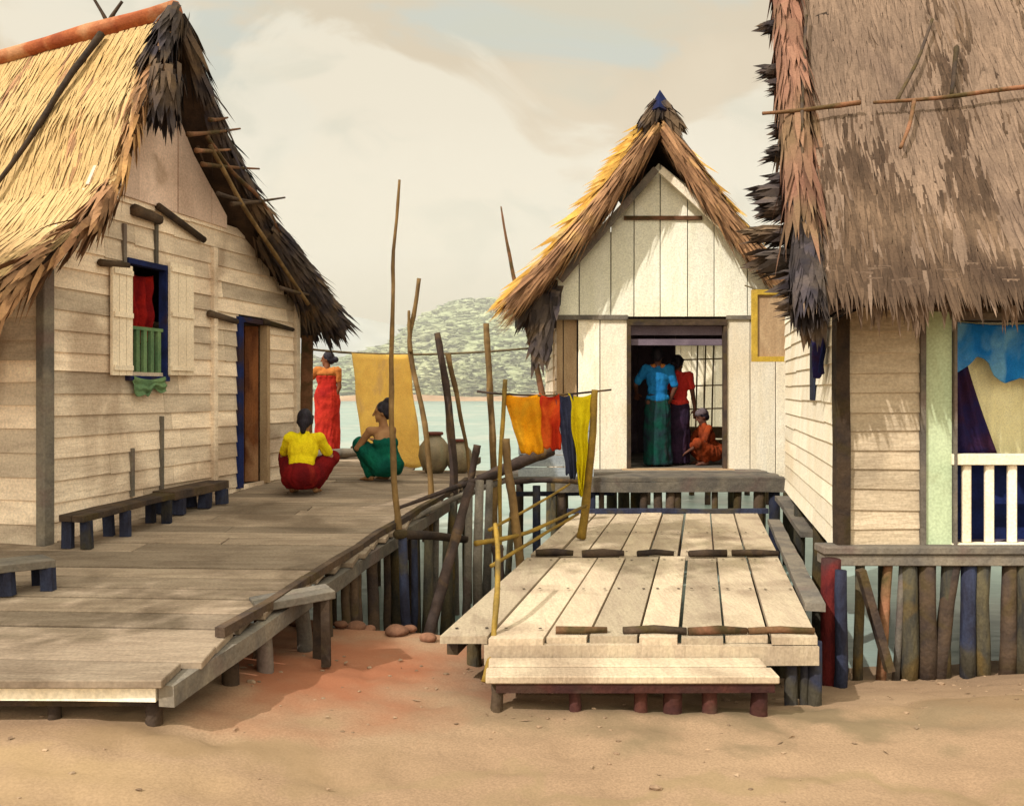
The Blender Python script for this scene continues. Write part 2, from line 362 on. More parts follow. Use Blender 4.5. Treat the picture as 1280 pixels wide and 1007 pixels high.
def vboards(mb,F,a0,a1,bot,top,w,holes=(),d=0,th=.02,mi=0,gap=.006,jd=.006,slope=False):
    a=a0
    while a<a1-.01:
        e=min(a1,a+w*R(.8,1.2)); 
        if a1-e<w*.4: e=a1
        am=(a+e)/2; hs=[(h[2],h[3]) for h in holes if h[0]-.005<am<h[1]+.005]
        for b,t in cut(bot(am),top(am),hs):
            o=R(0,jd)
            if slope:
                p_,q_=a+gap/2,e-gap/2; t1,t2=max(b+.01,top(p_)),max(b+.01,top(q_)); D_=d+th+o; tn=R(0,1)
                segs=[(p_,t1),(q_,t2)]
                if slope is not True and p_<slope<q_: segs=[(p_,t1),(slope,top(slope)),(q_,t2)]
                for (xa,za),(xb,zb2) in zip(segs,segs[1:]): mb.box8([F.p(xa,b,d),F.p(xb,b,d),F.p(xb,b,D_),F.p(xa,b,D_),F.p(xa,za,d),F.p(xb,zb2,d),F.p(xb,zb2,D_),F.p(xa,za,D_)],tn,mi)
            else: F.box(mb,a+gap/2,e-gap/2,b,t,d,d+th+o,mi=mi)
        a=e

# ------------------------------------------------------------------ thatch
def thatch(mb,P,rows,per,L,w,droop=.03,lift=.03,side_j=.25,mi=None,end=1.0):
    # P(u,v): u along the ridge, v down the slope
    for r in range(rows):
        v0=r/rows*end
        for k in range(per):
            u=(k+R(0,1))/per; v=v0+R(-.6,.6)/rows; v=max(0,v)
            p=P(u,v); q=P(u,min(1.,v+.02)) if v<.98 else None
            if q is None or (q-p).length<1e-4: q=p; p=P(u,v-.03)
            d=(q-p).normalized(); sd=(P(min(1,u+.01),v)-P(max(0,u-.01),v)).normalized(); n=sd.cross(d); 
            if n.z<0: n=-n
            base=P(u,v)+n*R(.004,lift); dd=(d+sd*R(-side_j,side_j)*.5+n*R(-.01,.05)).normalized()
            mb.strand(base,dd,sd,L*R(.7,1.3),w*R(.5,1.4),droop=R(0,droop),mi=(mi(u,v) if mi else 0))
def slope_sheet(mb,P,nu,nv,th,tint=.5,mi=0):
    top=[[P(i/nu,j/nv) for i in range(nu+1)] for j in range(nv+1)]
    vs=[p for r in top for p in r]; vs+= [p-V((0,0,th)) for r in top for p in r]
    a=(nu+1)*(nv+1); fs=[]
    for j in range(nv):
        for i in range(nu):
            q=j*(nu+1)+i; fs.append((q,q+1,q+nu+2,q+nu+1)); fs.append((a+q,a+q+nu+1,a+q+nu+2,a+q+1))
    for j in range(nv):
        for i in (0,nu): q=j*(nu+1)+i; fs.append((q,q+nu+1,a+q+nu+1,a+q))
    for i in range(nu):
        for j in (0,nv): q=j*(nu+1)+i; fs.append((q,q+1,a+q+1,a+q))
    mb.add(vs,fs,tint,mi)
def bundle(mb,pts,r,n,L,w,out=None,spread=.35,mi=0):
    # a thick roll of thatch following pts downward
    pts=[V(p) for p in pts]
    for k in range(n):
        t=R(0,.96)*(len(pts)-1); i=int(t); p=pts[i].lerp(pts[i+1],t-i); d=(pts[i+1]-pts[i]).normalized()
        a=R(0,2*math.pi); e1=d.cross(V((0,1,0.01))).normalized(); e2=d.cross(e1)
        o=e1*math.cos(a)+e2*math.sin(a); b=p+o*r*R(.5,1.05)
        dd=(d+o*R(0,spread)+V((R(-.1,.1),R(-.1,.1),R(-.1,.02)))+(V(out)*R(0,1) if out else V((0,0,0)))).normalized()
        sd=dd.cross(o).normalized()
        mb.strand(b,dd,sd,L*R(.6,1.3),w*R(.5,1.4),mi=mi,droop=R(0,.04))
def curve_tube(mb,pts,r0,r1,seg=8,n=14,wob=.01,nodes=True,tint=None):
    pts=[V(p) for p in pts]; out=[]; rr=[]
    m=len(pts)-1
    for k in range(n+1):
        t=k/n*m; i=min(m-1,int(t)); f=t-i
        p0=pts[max(i-1,0)];p1=pts[i];p2=pts[i+1];p3=pts[min(i+2,m)]
        q=.5*((2*p1)+(p2-p0)*f+(2*p0-5*p1+4*p2-p3)*f*f+(-p0+3*p1-3*p2+p3)*f**3)
        q=q+V((noise.noise(q*3)*wob,noise.noise(q*3+V((5,0,0)))*wob,0))
        out.append(q); rr.append((r0+(r1-r0)*k/n)*(1.12 if nodes and k%4==0 else 1))
    mb.tube(out,rr,seg,.03,tint)
def stick(name,label,cat,pts,r0,r1,m,group=None,n=14):
    mb=MB(); curve_tube(mb,pts,r0,r1,n=n,tint=.6); o=mb.build(name,m,origin=V(pts[0]),smooth=True); return tag(o,label,cat,group)

# ------------------------------------------------------------------ LEFT DECK
def dz(Y): return -.25+.0436*(Y-3.66) if Y<9.4 else 0.0
def dxr(Y):
    if Y<10.5: return -1.464+.1807*(Y-3.66)
    return -1.25
deck=thing('boardwalk','wide weathered plank boardwalk in front of the left hut','boardwalk',(-2.2,6,-.6))
mb=MB(); y=3.66
Fa0=V((-3.36,6.26)); 
while y<13.4:
    w=R(.19,.27); w=min(w,13.4-y)
    xr=dxr(y+w/2)+R(-.03,.04)
    xl=-6.2 if y<6.0 else (-3.5+.2556*(y-6.26)-.15 if y<10 else -2.75)
    sk=-.06
    # a few boards are pieced
    cuts=[xl]; 
    if y<10 and R(0,1)<.6: cuts.append(xl+(xr-xl)*R(.3,.7))
    cuts.append(xr)
    for a,b_ in zip(cuts,cuts[1:]):
        z0=dz(y)+R(-.006,.006); z1=dz(y+w)+R(-.004,.004); t=R(0,1); g_=R(.012,.03); off=R(-.006,.006)
        Yf=lambda x,yy: yy+sk*(x-xr)*(1 if yy>3.7 else 0)
        ya,yb=y+off,y+w-g_+off
        mb.box8([(a+.004,Yf(a,ya),z0-.035),(b_-.004,Yf(b_,ya),z0-.035),(b_-.004,Yf(b_,yb),z1-.035),(a+.004,Yf(a,yb),z1-.035),
                 (a+.004,Yf(a,ya),z0),(b_-.004,Yf(b_,ya),z0),(b_-.004,Yf(b_,yb),z1),(a+.004,Yf(a,yb),z1)],t)
    y+=w
mb.build('boards',M['deckA'],deck,bevel=.004)
# edge beams and front fascia
mb=MB(); pts=[(dxr(Y)+.0,Y,dz(Y)-.085) for Y in (3.7,5.2,6.9,8.6,10.4)]
for a,b_ in zip(pts,pts[1:]): mb.beam(a,b_,.07,.09,j=.006)
mb.build('edge_beam',M['beamg'],deck)
mb=MB(); mb.beam((-6.2,3.74,-.31),(-3.35,3.74,-.305),.06,.10,j=.008); mb.beam((-3.33,3.735,-.312),(-1.5,3.735,-.305),.06,.10,j=.008); mb.build('front_beam',M['cream'],deck)
mb=MB(); mb.beam((-3.7,3.80,-.38),(-1.46,3.80,-.37),.05,.05,j=.008); mb.build('lower_beam',M['beam'],deck)
# loose runner lying on the edge (dark rail of the right edge)
mb=MB(); a=on_z(235,826,-.2); 
E=[(dxr(Y)-.03,Y,dz(Y)+.022) for Y in (4.2,5.2,6.1,7.2,8.4,9.3)]
for a,b_ in zip(E,E[1:]): mb.beam(a,b_,.05,.045,j=.008)
mb.build('kerb_rail',M['beam'],deck)
def post(par,X,Y,ztop,w,m,lean=(0,0),zb=None,name='post',rnd=True):
    mb=MB(); z0=(gz(X,Y) if zb is None else zb)-.25; 
    n=6; pts=[(X+lean[0]*(k/n)+noise.noise(V((X*5,Y*5,k*.7)))*.012,Y+lean[1]*(k/n),z0+(ztop-z0)*k/n) for k in range(n+1)]
    mb.tube(pts,[w*(1.08-.16*k/n) for k in range(n+1)],9,.06,tint=R(.1,1)); return mb.build(name,m,par,smooth=True)
for px,w in ((65,.03),(190,.038)):
    X=at(px,850,3.78).x; post(deck,X,3.80,-.30,w,M['beam'])
for Y in (4.4,4.62,5.1,5.35,5.55,5.8,6.0,6.2,6.45,6.65,6.85,7.05,7.3,7.6,8.0,8.4,8.9,9.4,10.3):
    X=dxr(Y)+R(-.06,.02); zb=max(gz(X,Y),-1.9)
    post(deck,X,Y+R(-.05,.05),dz(Y)-.05,R(.026,.052),random.choice([M['postd'],M['beamg'],M['beamg'],M['beam']]),lean=(R(-.05,.05),R(-.05,.05)),zb=zb)
for Y in (5.5,7.0,8.5,10.2,11.8,13.2):
    for X in (-2.0,-3.0):
        post(deck,X+.1*(Y-6),Y,dz(Y)-.05,.06,M['beam'],zb=max(gz(X,Y),-1.9))
for X in (-5.4,-4.4,-3.4): post(deck,X,4.2,dz(4.2)-.05,.05,M['beam'])
for X in (-1.3,-1.9,-2.5): post(deck,X,13.2,-.05,.05,M['beam'],zb=-1.9)
# joists
for X in (-1.9,-2.9,-4.2,-5.4):
    mb=MB(); Ye=13.3 if X>-2.5 else (6.6 if X<-3.5 else 9.2)
    mb.beam((X,3.9,dz(3.9)-.085),(X+(.15 if X>-3.5 else 0)*(Ye-4),Ye,dz(Ye)-.085),.07,.09); mb.build('joist',M['beam'],deck)

# trestle step on the deck's right edge
def bench(name,label,p0,p1,w,zt,h,legs,mt,ml,lw=.035,th=.045,group=None,cat='bench'):
    p0=V(p0);p1=V(p1); t=thing(name,label,cat,((p0.x+p1.x)/2,(p0.y+p1.y)/2,zt-h),group)
    d=(p1-p0).normalized(); sd=V((-d.y,d.x,0))
    mb=MB(); 
    for k in range(2):
        o=sd*(k-.5)*w*.5; mb.beam(V((p0.x,p0.y,p0.z))+o,V((p1.x,p1.y,p1.z))+o,w*.48,th,j=.004)
    mb.build('seat_plank',mt,t,bevel=.004)
    for f in legs:
        for s_ in (-1,1):
            c=p0.lerp(p1,f)+sd*s_*w*.36; mb=MB(); mb.beam((c.x+R(-.01,.01),c.y,c.z-h+.005),(c.x,c.y,c.z-th/2),lw*2,lw*1.4,j=.003); mb.build('leg',ml,t)
    return t
q=lambda px,py,Y,dzz=0: at(px,py,Y)
def on_deckA(px,py):
    Y=1.36/((py-HY)/F0+.0436); 
    if Y>9.4: Y=.95*F0/(py-HY)
    return at(px,py,Y)
a=on_deckA(62,690); b_=on_deckA(190,650)
bench('low_bench','long dark low bench standing against the left hut wall under the window',(a.x+.12,a.y+.05,a.z+.22),(b_.x+.1,b_.y,b_.z+.2),.2,a.z+.22,.22,(.06,.45,.93),M['beam'],M['postblue'])
a=on_deckA(192,645); b_=on_deckA(262,628)
bench('low_stool','short thick dark stool bench nearer the hut door',(a.x+.08,a.y,a.z+.17),(b_.x+.08,b_.y,b_.z+.17),.24,a.z+.17,.17,(.12,.6,.9),M['beam'],M['postblue'],lw=.05,th=.07)
a=on_deckA(-60,752); b_=on_deckA(62,732)
bench('low_step','small blue-grey plank step by the near corner of the left hut',(a.x,a.y,a.z+.17),(b_.x,b_.y,b_.z+.15),.26,a.z+.17,.16,(.1,.5,.93),M['beamg'],M['postblue'],lw=.035)
# trestle at the deck side
bench('trestle','rough low trestle leaning out from the right edge of the boardwalk',(-1.40,4.75,-.2),(-1.02,4.95,-.17),.2,-.2,.40,(.12,.88),M['beamg'],M['beam'],lw=.024,cat='trestle')
# long log across the far end and pole beside the door
stick('log','grey driftwood log lying across the far end of the boardwalk','log',[on_deckA(395,575)+V((0,0,.07)),on_deckA(460,572)+V((0,0,.08)),on_deckA(535,572)+V((0,0,.07))],.07,.05,M['beamg'])

# ------------------------------------------------------------------ LEFT HUT
uA=V((.2556,1,0)).normalized(); nA=V((uA.y,-uA.x,0))
FA=Fr((-3.36,6.26,0),uA,nA); FA2=FA
OV=.28
hutA=thing('plank_hut','plank hut with golden thatched gable roof at the left of the boardwalk','hut',FA.p(1.8,-.6,-1.6))
rk=[FA.sz(px,py,OV) for px,py in ((-12,392),(45,335),(118,275),(150,225),(178,120),(222,22))]
rk2=[FA.sz(px,py,OV) for px,py in ((222,22),(262,150),(318,262),(372,340),(416,398))]
pk=rk[-1]
sfar=FA.sz(368,595)[0]
LEN=4.2
def profZ(a,prof):
    for (a0,z0),(a1,z1) in zip(prof,prof[1:]):
        if a0<=a<=a1: return z0+(z1-z0)*(a-a0)/(a1-a0)
    return prof[0][1] if a<prof[0][0] else prof[-1][1]
prof_all=rk+rk2[1:]
def extA(z):
    lo=0; hi=sfar
    a=0
    s_=[i*.02 for i in range(int(sfar/.02)+1)]; ok=[x for x in s_ if profZ(x,prof_all)-.06>z]
    return (min(ok),max(ok)) if ok else (0,0)
win=FA.sz(156,332)[0],FA.sz(201,332)[0],FA.sz(178,470)[1],FA.sz(178,334)[1]
door=FA.sz(296,405)[0],FA.sz(328,405)[0],FA.sz(310,607)[1],FA.sz(310,404)[1]
wallm=MB(); zb=-.16
siding(wallm,FA,extA,zb,2.55,.155,[win,door])
wallm.build('front_wall',M['wallA'],hutA)
mb=MB()   # upper gable of bark panels
def topA(a): return max(2.53,profZ(a,prof_all)-.16)
vboards(mb,FA,extA(2.6)[0]-.1,extA(2.6)[1]+.1,lambda a:2.52,topA,.26,d=.012,th=.02,jd=.02,slope=pk[0])
mb.build('gable_panel',M['gableA'],hutA)
mb=MB(); Fs=Fr((-3.36,6.26,0),-nA,-uA)      # near side wall, facing the viewer
sidef=Fr(FA.p(0,0,0),-nA,-uA)
siding(mb,sidef,lambda z:(0,LEN-.3),zb,1.85,.16,d=-.02); mb.build('side_wall',M['wallA'],hutA)
mb=MB(); Fb=Fr(FA.p(sfar,0,0),-nA,uA); siding(mb,Fb,lambda z:(0,LEN-.3),zb,1.75,.16,d=-.02); mb.build('side_wall',M['wallA'],hutA)
mb=MB(); Fk=Fr(FA.p(0,0,-(LEN-.3)),uA,-nA); siding(mb,Fk,lambda z:extA(z+.7),zb,3.2,.16,d=0); mb.build('back_wall',M['wallA'],hutA)
mb=MB(); FA.box(mb,.02,sfar-.02,-.2,-.15,-(LEN-.3),-.02); mb.build('floor',M['dark'],hutA)
# posts and battens on the front wall
for px,w in ((51,.10),(262,.06),(366,.08)):
    a,_=FA.sz(px,500); mb=MB(); FA.box(mb,a-w/2,a+w/2,-.45,min(2.3,profZ(a,prof_all)-.08),.0,.075); mb.build('corner_post' if px!=262 else 'wall_post',M['beamg'] if px==51 else M['wallA'],hutA,bevel=.006)
for px,y0,y1 in ((160,560,620),(197,520,640),(262,480,600),(150,280,330),(190,280,330)):
    a,z0=FA.sz(px,y1); z1=FA.sz(px,y0)[1]; mb=MB(); FA.box(mb,a-.018,a+.018,z0,z1,.03,.052); mb.build('batten',M['beamg'],hutA)
# rails on top of gable (small dark tie logs)
for (x0,y0,x1,y1,r) in ((168,262,200,275,.05),(198,258,255,300,.035),(125,328,160,332,.03),(262,392,296,402,.035),(330,402,366,412,.03)):
    A0=FA.sz(x0,y0,.07);A1=FA.sz(x1,y1,.07); mb=MB(); mb.tube([FA.p(*A0,.07),FA.p(*A1,.07)],[r,r*.8],8,.1); mb.build('tie_log',M['beam'],hutA,smooth=True)
# window
wn=thing('w','', '',(0,0,0)); bpy.data.objects.remove(wn)
mb=MB(); a0,a1,z0,z1=win
FA.box(mb,a0-.03,a1+.03,z1,z1+.045,-.02,.06); FA.box(mb,a0-.03,a1+.03,z0-.04,z0,-.02,.07); FA.box(mb,a0-.03,a0,z0,z1,-.02,.055); FA.box(mb,a1,a1+.03,z0,z1,-.02,.055)
wf=mb.build('window',M['blued'],hutA)
for i in range(5):
    a=a0+(a1-a0)*(i+.5)/5; mb=MB(); FA.box(mb,a-.022,a+.022,z0,z0+(z1-z0)*.42,-.01,.02); mb.build('baluster',M['greend'],wf)
mb=MB(); FA.box(mb,a0,a1,z0+(z1-z0)*.42,z0+(z1-z0)*.45,-.012,.024); mb.build('rail',M['greend'],wf)
for s_,(x0,x1) in ((0,(129,155)),(1,(202,232))):
    b0=FA.sz(x0,400)[0]; b1=FA.sz(x1,400)[0]; sh=MB()
    zt=FA.sz((x0+x1)/2,331)[1]; zb_=FA.sz((x0+x1)/2,469)[1]
    k=0
    n=3
    for k in range(n):
        FA.box(sh,b0+(b1-b0)*k/n+.003,b0+(b1-b0)*(k+1)/n-.003,zb_,zt,.062,.085)
    sh.build('shutter',M['creams'],hutA)
    sh=MB()
    FA.box(sh,b0+.01,b1-.01,(zb_+zt)/2+.02,(zb_+zt)/2+.06,.086,.1); FA.box(sh,b0+.01,b1-.01,zb_+.04,zb_+.08,.086,.1); FA.box(sh,b0+.01,b1-.01,zt-.08,zt-.04,.086,.1)
    sh.build('shutter_batten',M['creams'],hutA)
# door: dark blue frame, brown leaf standing ajar, threshold
mb=MB(); a0,a1,z0,z1=door
FA.box(mb,a0-.05,a0+.03,z0,z1+.05,-.03,.06); FA.box(mb,a0+.03,a1+.05,z1,z1+.05,-.03,.06); df=mb.build('door_frame',M['blued'],hutA)
mb=MB(); FA.box(mb,a1,a1+.06,z0,z1,-.03,.055); mb.build('door_jamb',M['tanpan'],hutA)
mb=MB()
h=FA.p(a1-.01,0,-.04); dd=(-uA*.75-nA*.66).normalized(); nn=V((dd.y,-dd.x,0)); wdo=(a1-a0)*.93
for k in range(3):
    o=h+dd*wdo*k/3; e=h+dd*(wdo*(k+1)/3-.006)
    mb.box8([o+V((0,0,z0+.02)),e+V((0,0,z0+.02)),e+nn*.03+V((0,0,z0+.02)),o+nn*.03+V((0,0,z0+.02)),o+V((0,0,z1-.01)),e+V((0,0,z1-.01)),e+nn*.03+V((0,0,z1-.01)),o+nn*.03+V((0,0,z1-.01))])
dr=mb.build('door',M['doorbr'],hutA,bevel=.003)
mb=MB(); hp=h+dd*wdo*.88+nn*.035+V((0,0,(z0+z1)/2)); mb.tube([hp,hp+V((0,0,.1))],.012,8); mb.build('handle',M['beam'],dr)
# roof
def PA_near(u,v):
    m=len(rk)-1; t=(1-v)*m; i=min(m-1,int(t)); f=t-i
    a=rk[i][0]+(rk[i+1][0]-rk[i][0])*f; z=rk[i][1]+(rk[i+1][1]-rk[i][1])*f
    sag=(.135*u*LEN if True else 0)*(1-.4*v)
    return FA.p(a,z-sag+.02,OV-u*LEN)
def PA_far(u,v):
    m=len(rk2)-1; t=v*m; i=min(m-1,int(t)); f=t-i
    a=rk2[i][0]+(rk2[i+1][0]-rk2[i][0])*f; z=rk2[i][1]+(rk2[i+1][1]-rk2[i][1])*f
    return FA.p(a,z-.135*u*LEN*(1-.4*v)+.02,OV-u*LEN)
rfA=MB(); slope_sheet(rfA,PA_near,10,15,.07); slope_sheet(rfA,PA_far,10,12,.07)
roofA=rfA.build('roof',M['under'],hutA)
mb=MB(); thatch(mb,PA_near,34,360,.32,.026,side_j=.35,lift=.016,mi=lambda u,v: 1 if (noise.noise(V((u*16,v*2.2,3)))+R(-.2,.2)>.42 or v+R(-.12,.12)>.93) else 0); mb.build('thatch',[M['thatchA'],M['thatchB']],roofA)
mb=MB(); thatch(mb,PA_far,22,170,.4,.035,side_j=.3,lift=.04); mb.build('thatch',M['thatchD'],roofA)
mb=MB(); bundle(mb,[PA_near(0,v)+nA*.0 for v in (.02,.2,.4)],.05,160,.25,.03); bundle(mb,[PA_near(0,v) for v in (.4,.6,.8,1)],.08,240,.3,.04); mb.build('rake_thatch',M['thatchB'],roofA)
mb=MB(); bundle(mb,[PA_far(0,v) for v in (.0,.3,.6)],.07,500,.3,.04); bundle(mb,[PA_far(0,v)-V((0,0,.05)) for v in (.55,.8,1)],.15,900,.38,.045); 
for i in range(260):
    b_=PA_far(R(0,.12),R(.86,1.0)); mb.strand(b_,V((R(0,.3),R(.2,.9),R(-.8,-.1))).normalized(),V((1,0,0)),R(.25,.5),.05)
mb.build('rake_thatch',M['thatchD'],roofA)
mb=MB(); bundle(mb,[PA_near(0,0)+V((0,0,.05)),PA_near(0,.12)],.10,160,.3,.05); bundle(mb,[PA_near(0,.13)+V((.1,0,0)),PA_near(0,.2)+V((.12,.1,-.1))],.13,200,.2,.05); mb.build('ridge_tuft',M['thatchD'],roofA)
mb=MB(); pts=[PA_near(u,0)+V((0,0,.05)) for u in (0,.1,.2,.3,.45,.6,.8,1)]; mb.tube(pts,[.075]*8,10,.18)
mb.build('ridge_cap',M['ridge'],roofA,smooth=True)
def stk(par,name,pts,r0,r1,m,n=8):
    mb=MB(); curve_tube(mb,pts,r0,r1,n=n,seg=7); return mb.build(name,m,par,smooth=True)
rp=lambda u,dx,dzv: PA_near(u,0)+V((dx,0,dzv))
# crossed ridge poles and the pole that weighs the thatch down
qx=lambda px,py,Y=7.9: at(px,py,Y)
stk(roofA,'ridge_pole',[qx(116,-4,7.7),qx(131,22,7.7),qx(143,46,7.7)],.012,.02,M['beam']); stk(roofA,'ridge_pole',[qx(153,2,7.7),qx(140,22,7.7),qx(124,50,7.7)],.012,.022,M['beam'])
PP=[PA_near(u,v)+V((.03,-.06,.05)) for u,v in ((.17,.02),(.20,.15),(.24,.30),(.29,.46))]
stk(roofA,'thatch_pole',PP,.03,.015,M['beam'])
# bamboo rake poles on the far slope
Qa=lambda px,py: FA.p(*FA.sz(px,py,OV+.1),OV+.1)
stk(roofA,'rake_pole',[Qa(258,170),Qa(290,215),Qa(330,255),Qa(362,320),Qa(402,388)],.018,.02,M['rust'],12)
stk(roofA,'rake_pole',[Qa(262,182),Qa(300,250),Qa(345,320),Qa(385,380)],.02,.02,M['bamboo'],12)
for (x0,y0,x1,y1) in ((235,168,300,161),(245,188,290,187),(252,205,324,211),(290,255,356,247),(272,242,318,252),(350,360,408,372),(262,150,284,147)):
    stk(roofA,'roof_batten',[Qa(x0,y0),Qa((x0+x1)/2,(y0+y1)/2+1),Qa(x1,y1)],.022,.008,M['rust'] if y0<220 else M['beam'])
# porch post beneath the far eave, rusty
mb=MB(); A_=at(384,432,10.2); B_=at(382,505,10.2); mb.beam(B_-V((0,0,.9)),A_+V((0,0,.12)),.13,.05,j=.004); mb.build('porch_post',M['rust'],hutA)
for s_ in (0,1.2,2.4,sfar):
    for d_ in (-.1,-2,-3.7): P=FA.p(s_,0,d_); post(hutA,P.x,P.y,-.18,.06,M['beam'],zb=max(-1.8,gz(P.x,P.y)),name='stilt')

# cloth helper -------------------------------------------------------
def hang(name,label,cat,p0,p1,h,m,sag=.03,fold=.03,nf=4,skew=(0,0),narrow=0,group=None,ragged=.03,top_drop=0,par=None,seed=0):
    p0=V(p0);p1=V(p1); mb=MB(); nu,nv=28,22; d=(p1-p0); n=V((-d.y,d.x,0)).normalized() if d.xy.length>0 else V((0,-1,0))
    vs=[]
    for j in range(nv+1):
        v=j/nv
        for i in range(nu+1):
            u=i/nu; uu=.5+(u-.5)*(1-narrow*v)
            p=p0.lerp(p1,uu); p=p+V((skew[0],skew[1],0))*v
            z=p.z-sag*math.sin(math.pi*u)-h*v*(1+ragged*math.sin(u*7+seed)+ragged*.6*math.sin(u*17+seed*2))
            f=fold*math.sin(u*math.pi*2*nf+seed+v*1.5*math.sin(u*5+seed))*(.35+.65*v)+fold*.6*noise.noise(V((u*3,v*3,seed)))
            vs.append(V((p.x,p.y,z))+n*f+V((noise.noise(V((u*2,v*4,seed+7)))*.02,0,0)))
    fs=[(j*(nu+1)+i,(j+1)*(nu+1)+i,(j+1)*(nu+1)+i+1,j*(nu+1)+i+1) for j in range(nv) for i in range(nu)]
    mb.add(vs,fs,.5)
    # fold over the line
    o=mb.build(name,m,par,origin=None if par else (p0+p1)/2,smooth=True); s_=o.modifiers.new('thick','SOLIDIFY'); s_.thickness=.006
    if not par: tag(o,label,cat,group)
    return o
a0,a1,z0,z1=win
hang('hanging_cloth','crimson cloth bunched in the open window of the left hut','cloth',FA.p(a0+.12,z1-.04,-.06),FA.p(a1-.02,z1-.04,-.06),(z1-z0)*.62,CL['crim'],nf=3,narrow=.25,fold=.035)
hang('green_cloth','small faded green cloth draped over the sill of the left hut window','cloth',FA.p(a0+.01,z0+.0,.085),FA.p(a1-.05,z0+.0,.085),.12,M['greend'],nf=2,ragged=.25,fold=.01)
hang('blue_curtain','dark blue curtain at the left side inside the left hut window','curtain',FA.p(a0-.02,z1+.01,-.12),FA.p(a0+.2,z1+.01,-.12),(z1-z0)*.8,CL['pur'],nf=3)

# ------------------------------------------------------------------ LOWER RIGHT DECK
BZ=-.35
dirB=V((.21,1,0)).normalized()
deckB=thing('lower_deck','low pale plank deck leading to the white hut door','deck',(1.2,7,-.7))
Lf=on_z(545,800,BZ); Lb=on_z(722,640,BZ); Rf=on_z(1028,797,BZ); Rb=on_z(948,640,BZ)
Ym=6.94
def edge(A_,B_,Y): return A_.x+(B_.x-A_.x)*(Y-A_.y)/(B_.y-A_.y)
mb=MB()
NB=[]
for (ya,yb,nb) in ((4.67,6.90,8),(6.98,9.45,8)):
    t0=0; cuts=[0]; 
    for k in range(nb): cuts.append(cuts[-1]+R(.8,1.2))
    cuts=[c/cuts[-1] for c in cuts]
    for k in range(nb):
        f0,f1=cuts[k],cuts[k+1]; g_=R(.010,.028)
        def pt(f,Y): l=edge(Lf,Lb,Y); r=edge(Rf,Rb,Y); return l+(r-l)*f
        y0=ya+R(-.04,.03); y1=yb+R(-.02,.02); zz=BZ+R(-.008,.004); z2=zz+R(-.006,.004)
        for yy in (ya+.14,ya+1.1,yb-.14):
            for ff in (.18,.8): NB.append((pt(f0,yy)+(pt(f1,yy)-pt(f0,yy))*ff,yy+R(-.01,.01)))
        mb.box8([(pt(f0,y0),y0,zz-.04),(pt(f1,y0)-g_,y0,zz-.04),(pt(f1,y1)-g_,y1,z2-.04),(pt(f0,y1),y1,z2-.04),(pt(f0,y0),y0,zz),(pt(f1,y0)-g_,y0,zz),(pt(f1,y1)-g_,y1,z2),(pt(f0,y1),y1,z2)])
for (x_,y_) in NB:
    mb.add([(x_+.011*math.cos(q),y_+.014*math.sin(q),BZ+.009) for q in (0,1.05,2.1,3.14,4.19,5.24)],[(0,1,2,3,4,5)],.3,1)
mb.build('boards',[M['deckB'],M['beam']],deckB)
for Y,r,mm,n_ in ((6.94,.030,M['beam'],5),(4.72,.022,M['rust'],4)):
    l=edge(Lf,Lb,Y)+(.0 if Y>6 else .55); r_=edge(Rf,Rb,Y)
    for k in range(n_):
        a=l+(r_-l)*k/n_+R(-.02,.07); b_=l+(r_-l)*(k+1)/n_-R(-.02,.07); mb=MB(); zz=BZ+r*.8; c_=(a+b_)/2
        mb.tube([(a,Y+R(-.02,.02),zz),(c_,Y+R(-.02,.02),zz+R(0,.01)),(b_,Y+R(-.02,.02),zz)],[r*R(.7,1),r*R(.85,1.15),r*R(.6,1)],9,.13); mb.build('cross_log',M['beam'] if k%3==1 else mm,deckB,smooth=True)
# back cross log
mb=MB(); mb.beam((edge(Lf,Lb,9.4)-.1,9.42,BZ+.02),(edge(Rf,Rb,9.4)+.1,9.42,BZ+.02),.06,.05,j=.006); mb.build('cross_log',M['postblue'],deckB)
# fascia + step
mb=MB(); mb.beam((Lf.x+.25,4.66,BZ-.09),(Rf.x-.02,4.66,BZ-.09),.05,.10,j=.004); mb.build('front_beam',M['deckB'],deckB)
mb=MB(); s0=at(607,846,4.33); s1=at(975,846,4.33)
for k,(ya,yb) in enumerate(((4.33,4.47),(4.485,4.62))):
    mb.box((s0.x+k*.01,ya,-.49),(s1.x-k*.02,yb,-.45+k*.004))
st=mb.build('step_board',M['deckB'],deckB,bevel=.006)
mb=MB(); mb.beam((s0.x+.05,4.37,-.515),(s1.x-.02,4.37,-.515),.05,.045,j=.004); mb.build('step_beam',M['stub'],deckB)
for px,w in ((802,.045),(842,.06),(888,.05),(950,.055),(620,.04),(720,.04)):
    X=at(px,860,4.40).x; post(deckB,X,4.42,-.5,w*.8,M['stub'] if px>700 else M['beam'])
for px,mm,w in ((990,M['postblue'],.035),(1007,M['postblue'],.022),(1020,M['postblue'],.04)):
    X=at(px,840,4.7).x; post(deckB,X,4.72,BZ-.04,w,mm)
for Y in (5.2,5.8,6.4,6.94,7.6,8.3,9.0,9.4):
    for f in (0.02,.5,.98):
        l=edge(Lf,Lb,Y); r=edge(Rf,Rb,Y); post(deckB,l+(r-l)*f,Y,BZ-.04,.045,M['postd'],zb=max(-1.9,gz(l+(r-l)*f,Y)))
for f in (.02,.33,.66,.98):
    A_=V((edge(Lf,Lb,4.75)+(edge(Rf,Rb,4.75)-edge(Lf,Lb,4.75))*f,4.75,BZ-.08)); B_=V((edge(Lf,Lb,9.4)+(edge(Rf,Rb,9.4)-edge(Lf,Lb,9.4))*f,9.4,BZ-.08)); mb=MB(); mb.beam(A_,B_,.06,.08); mb.build('joist',M['beam'],deckB)
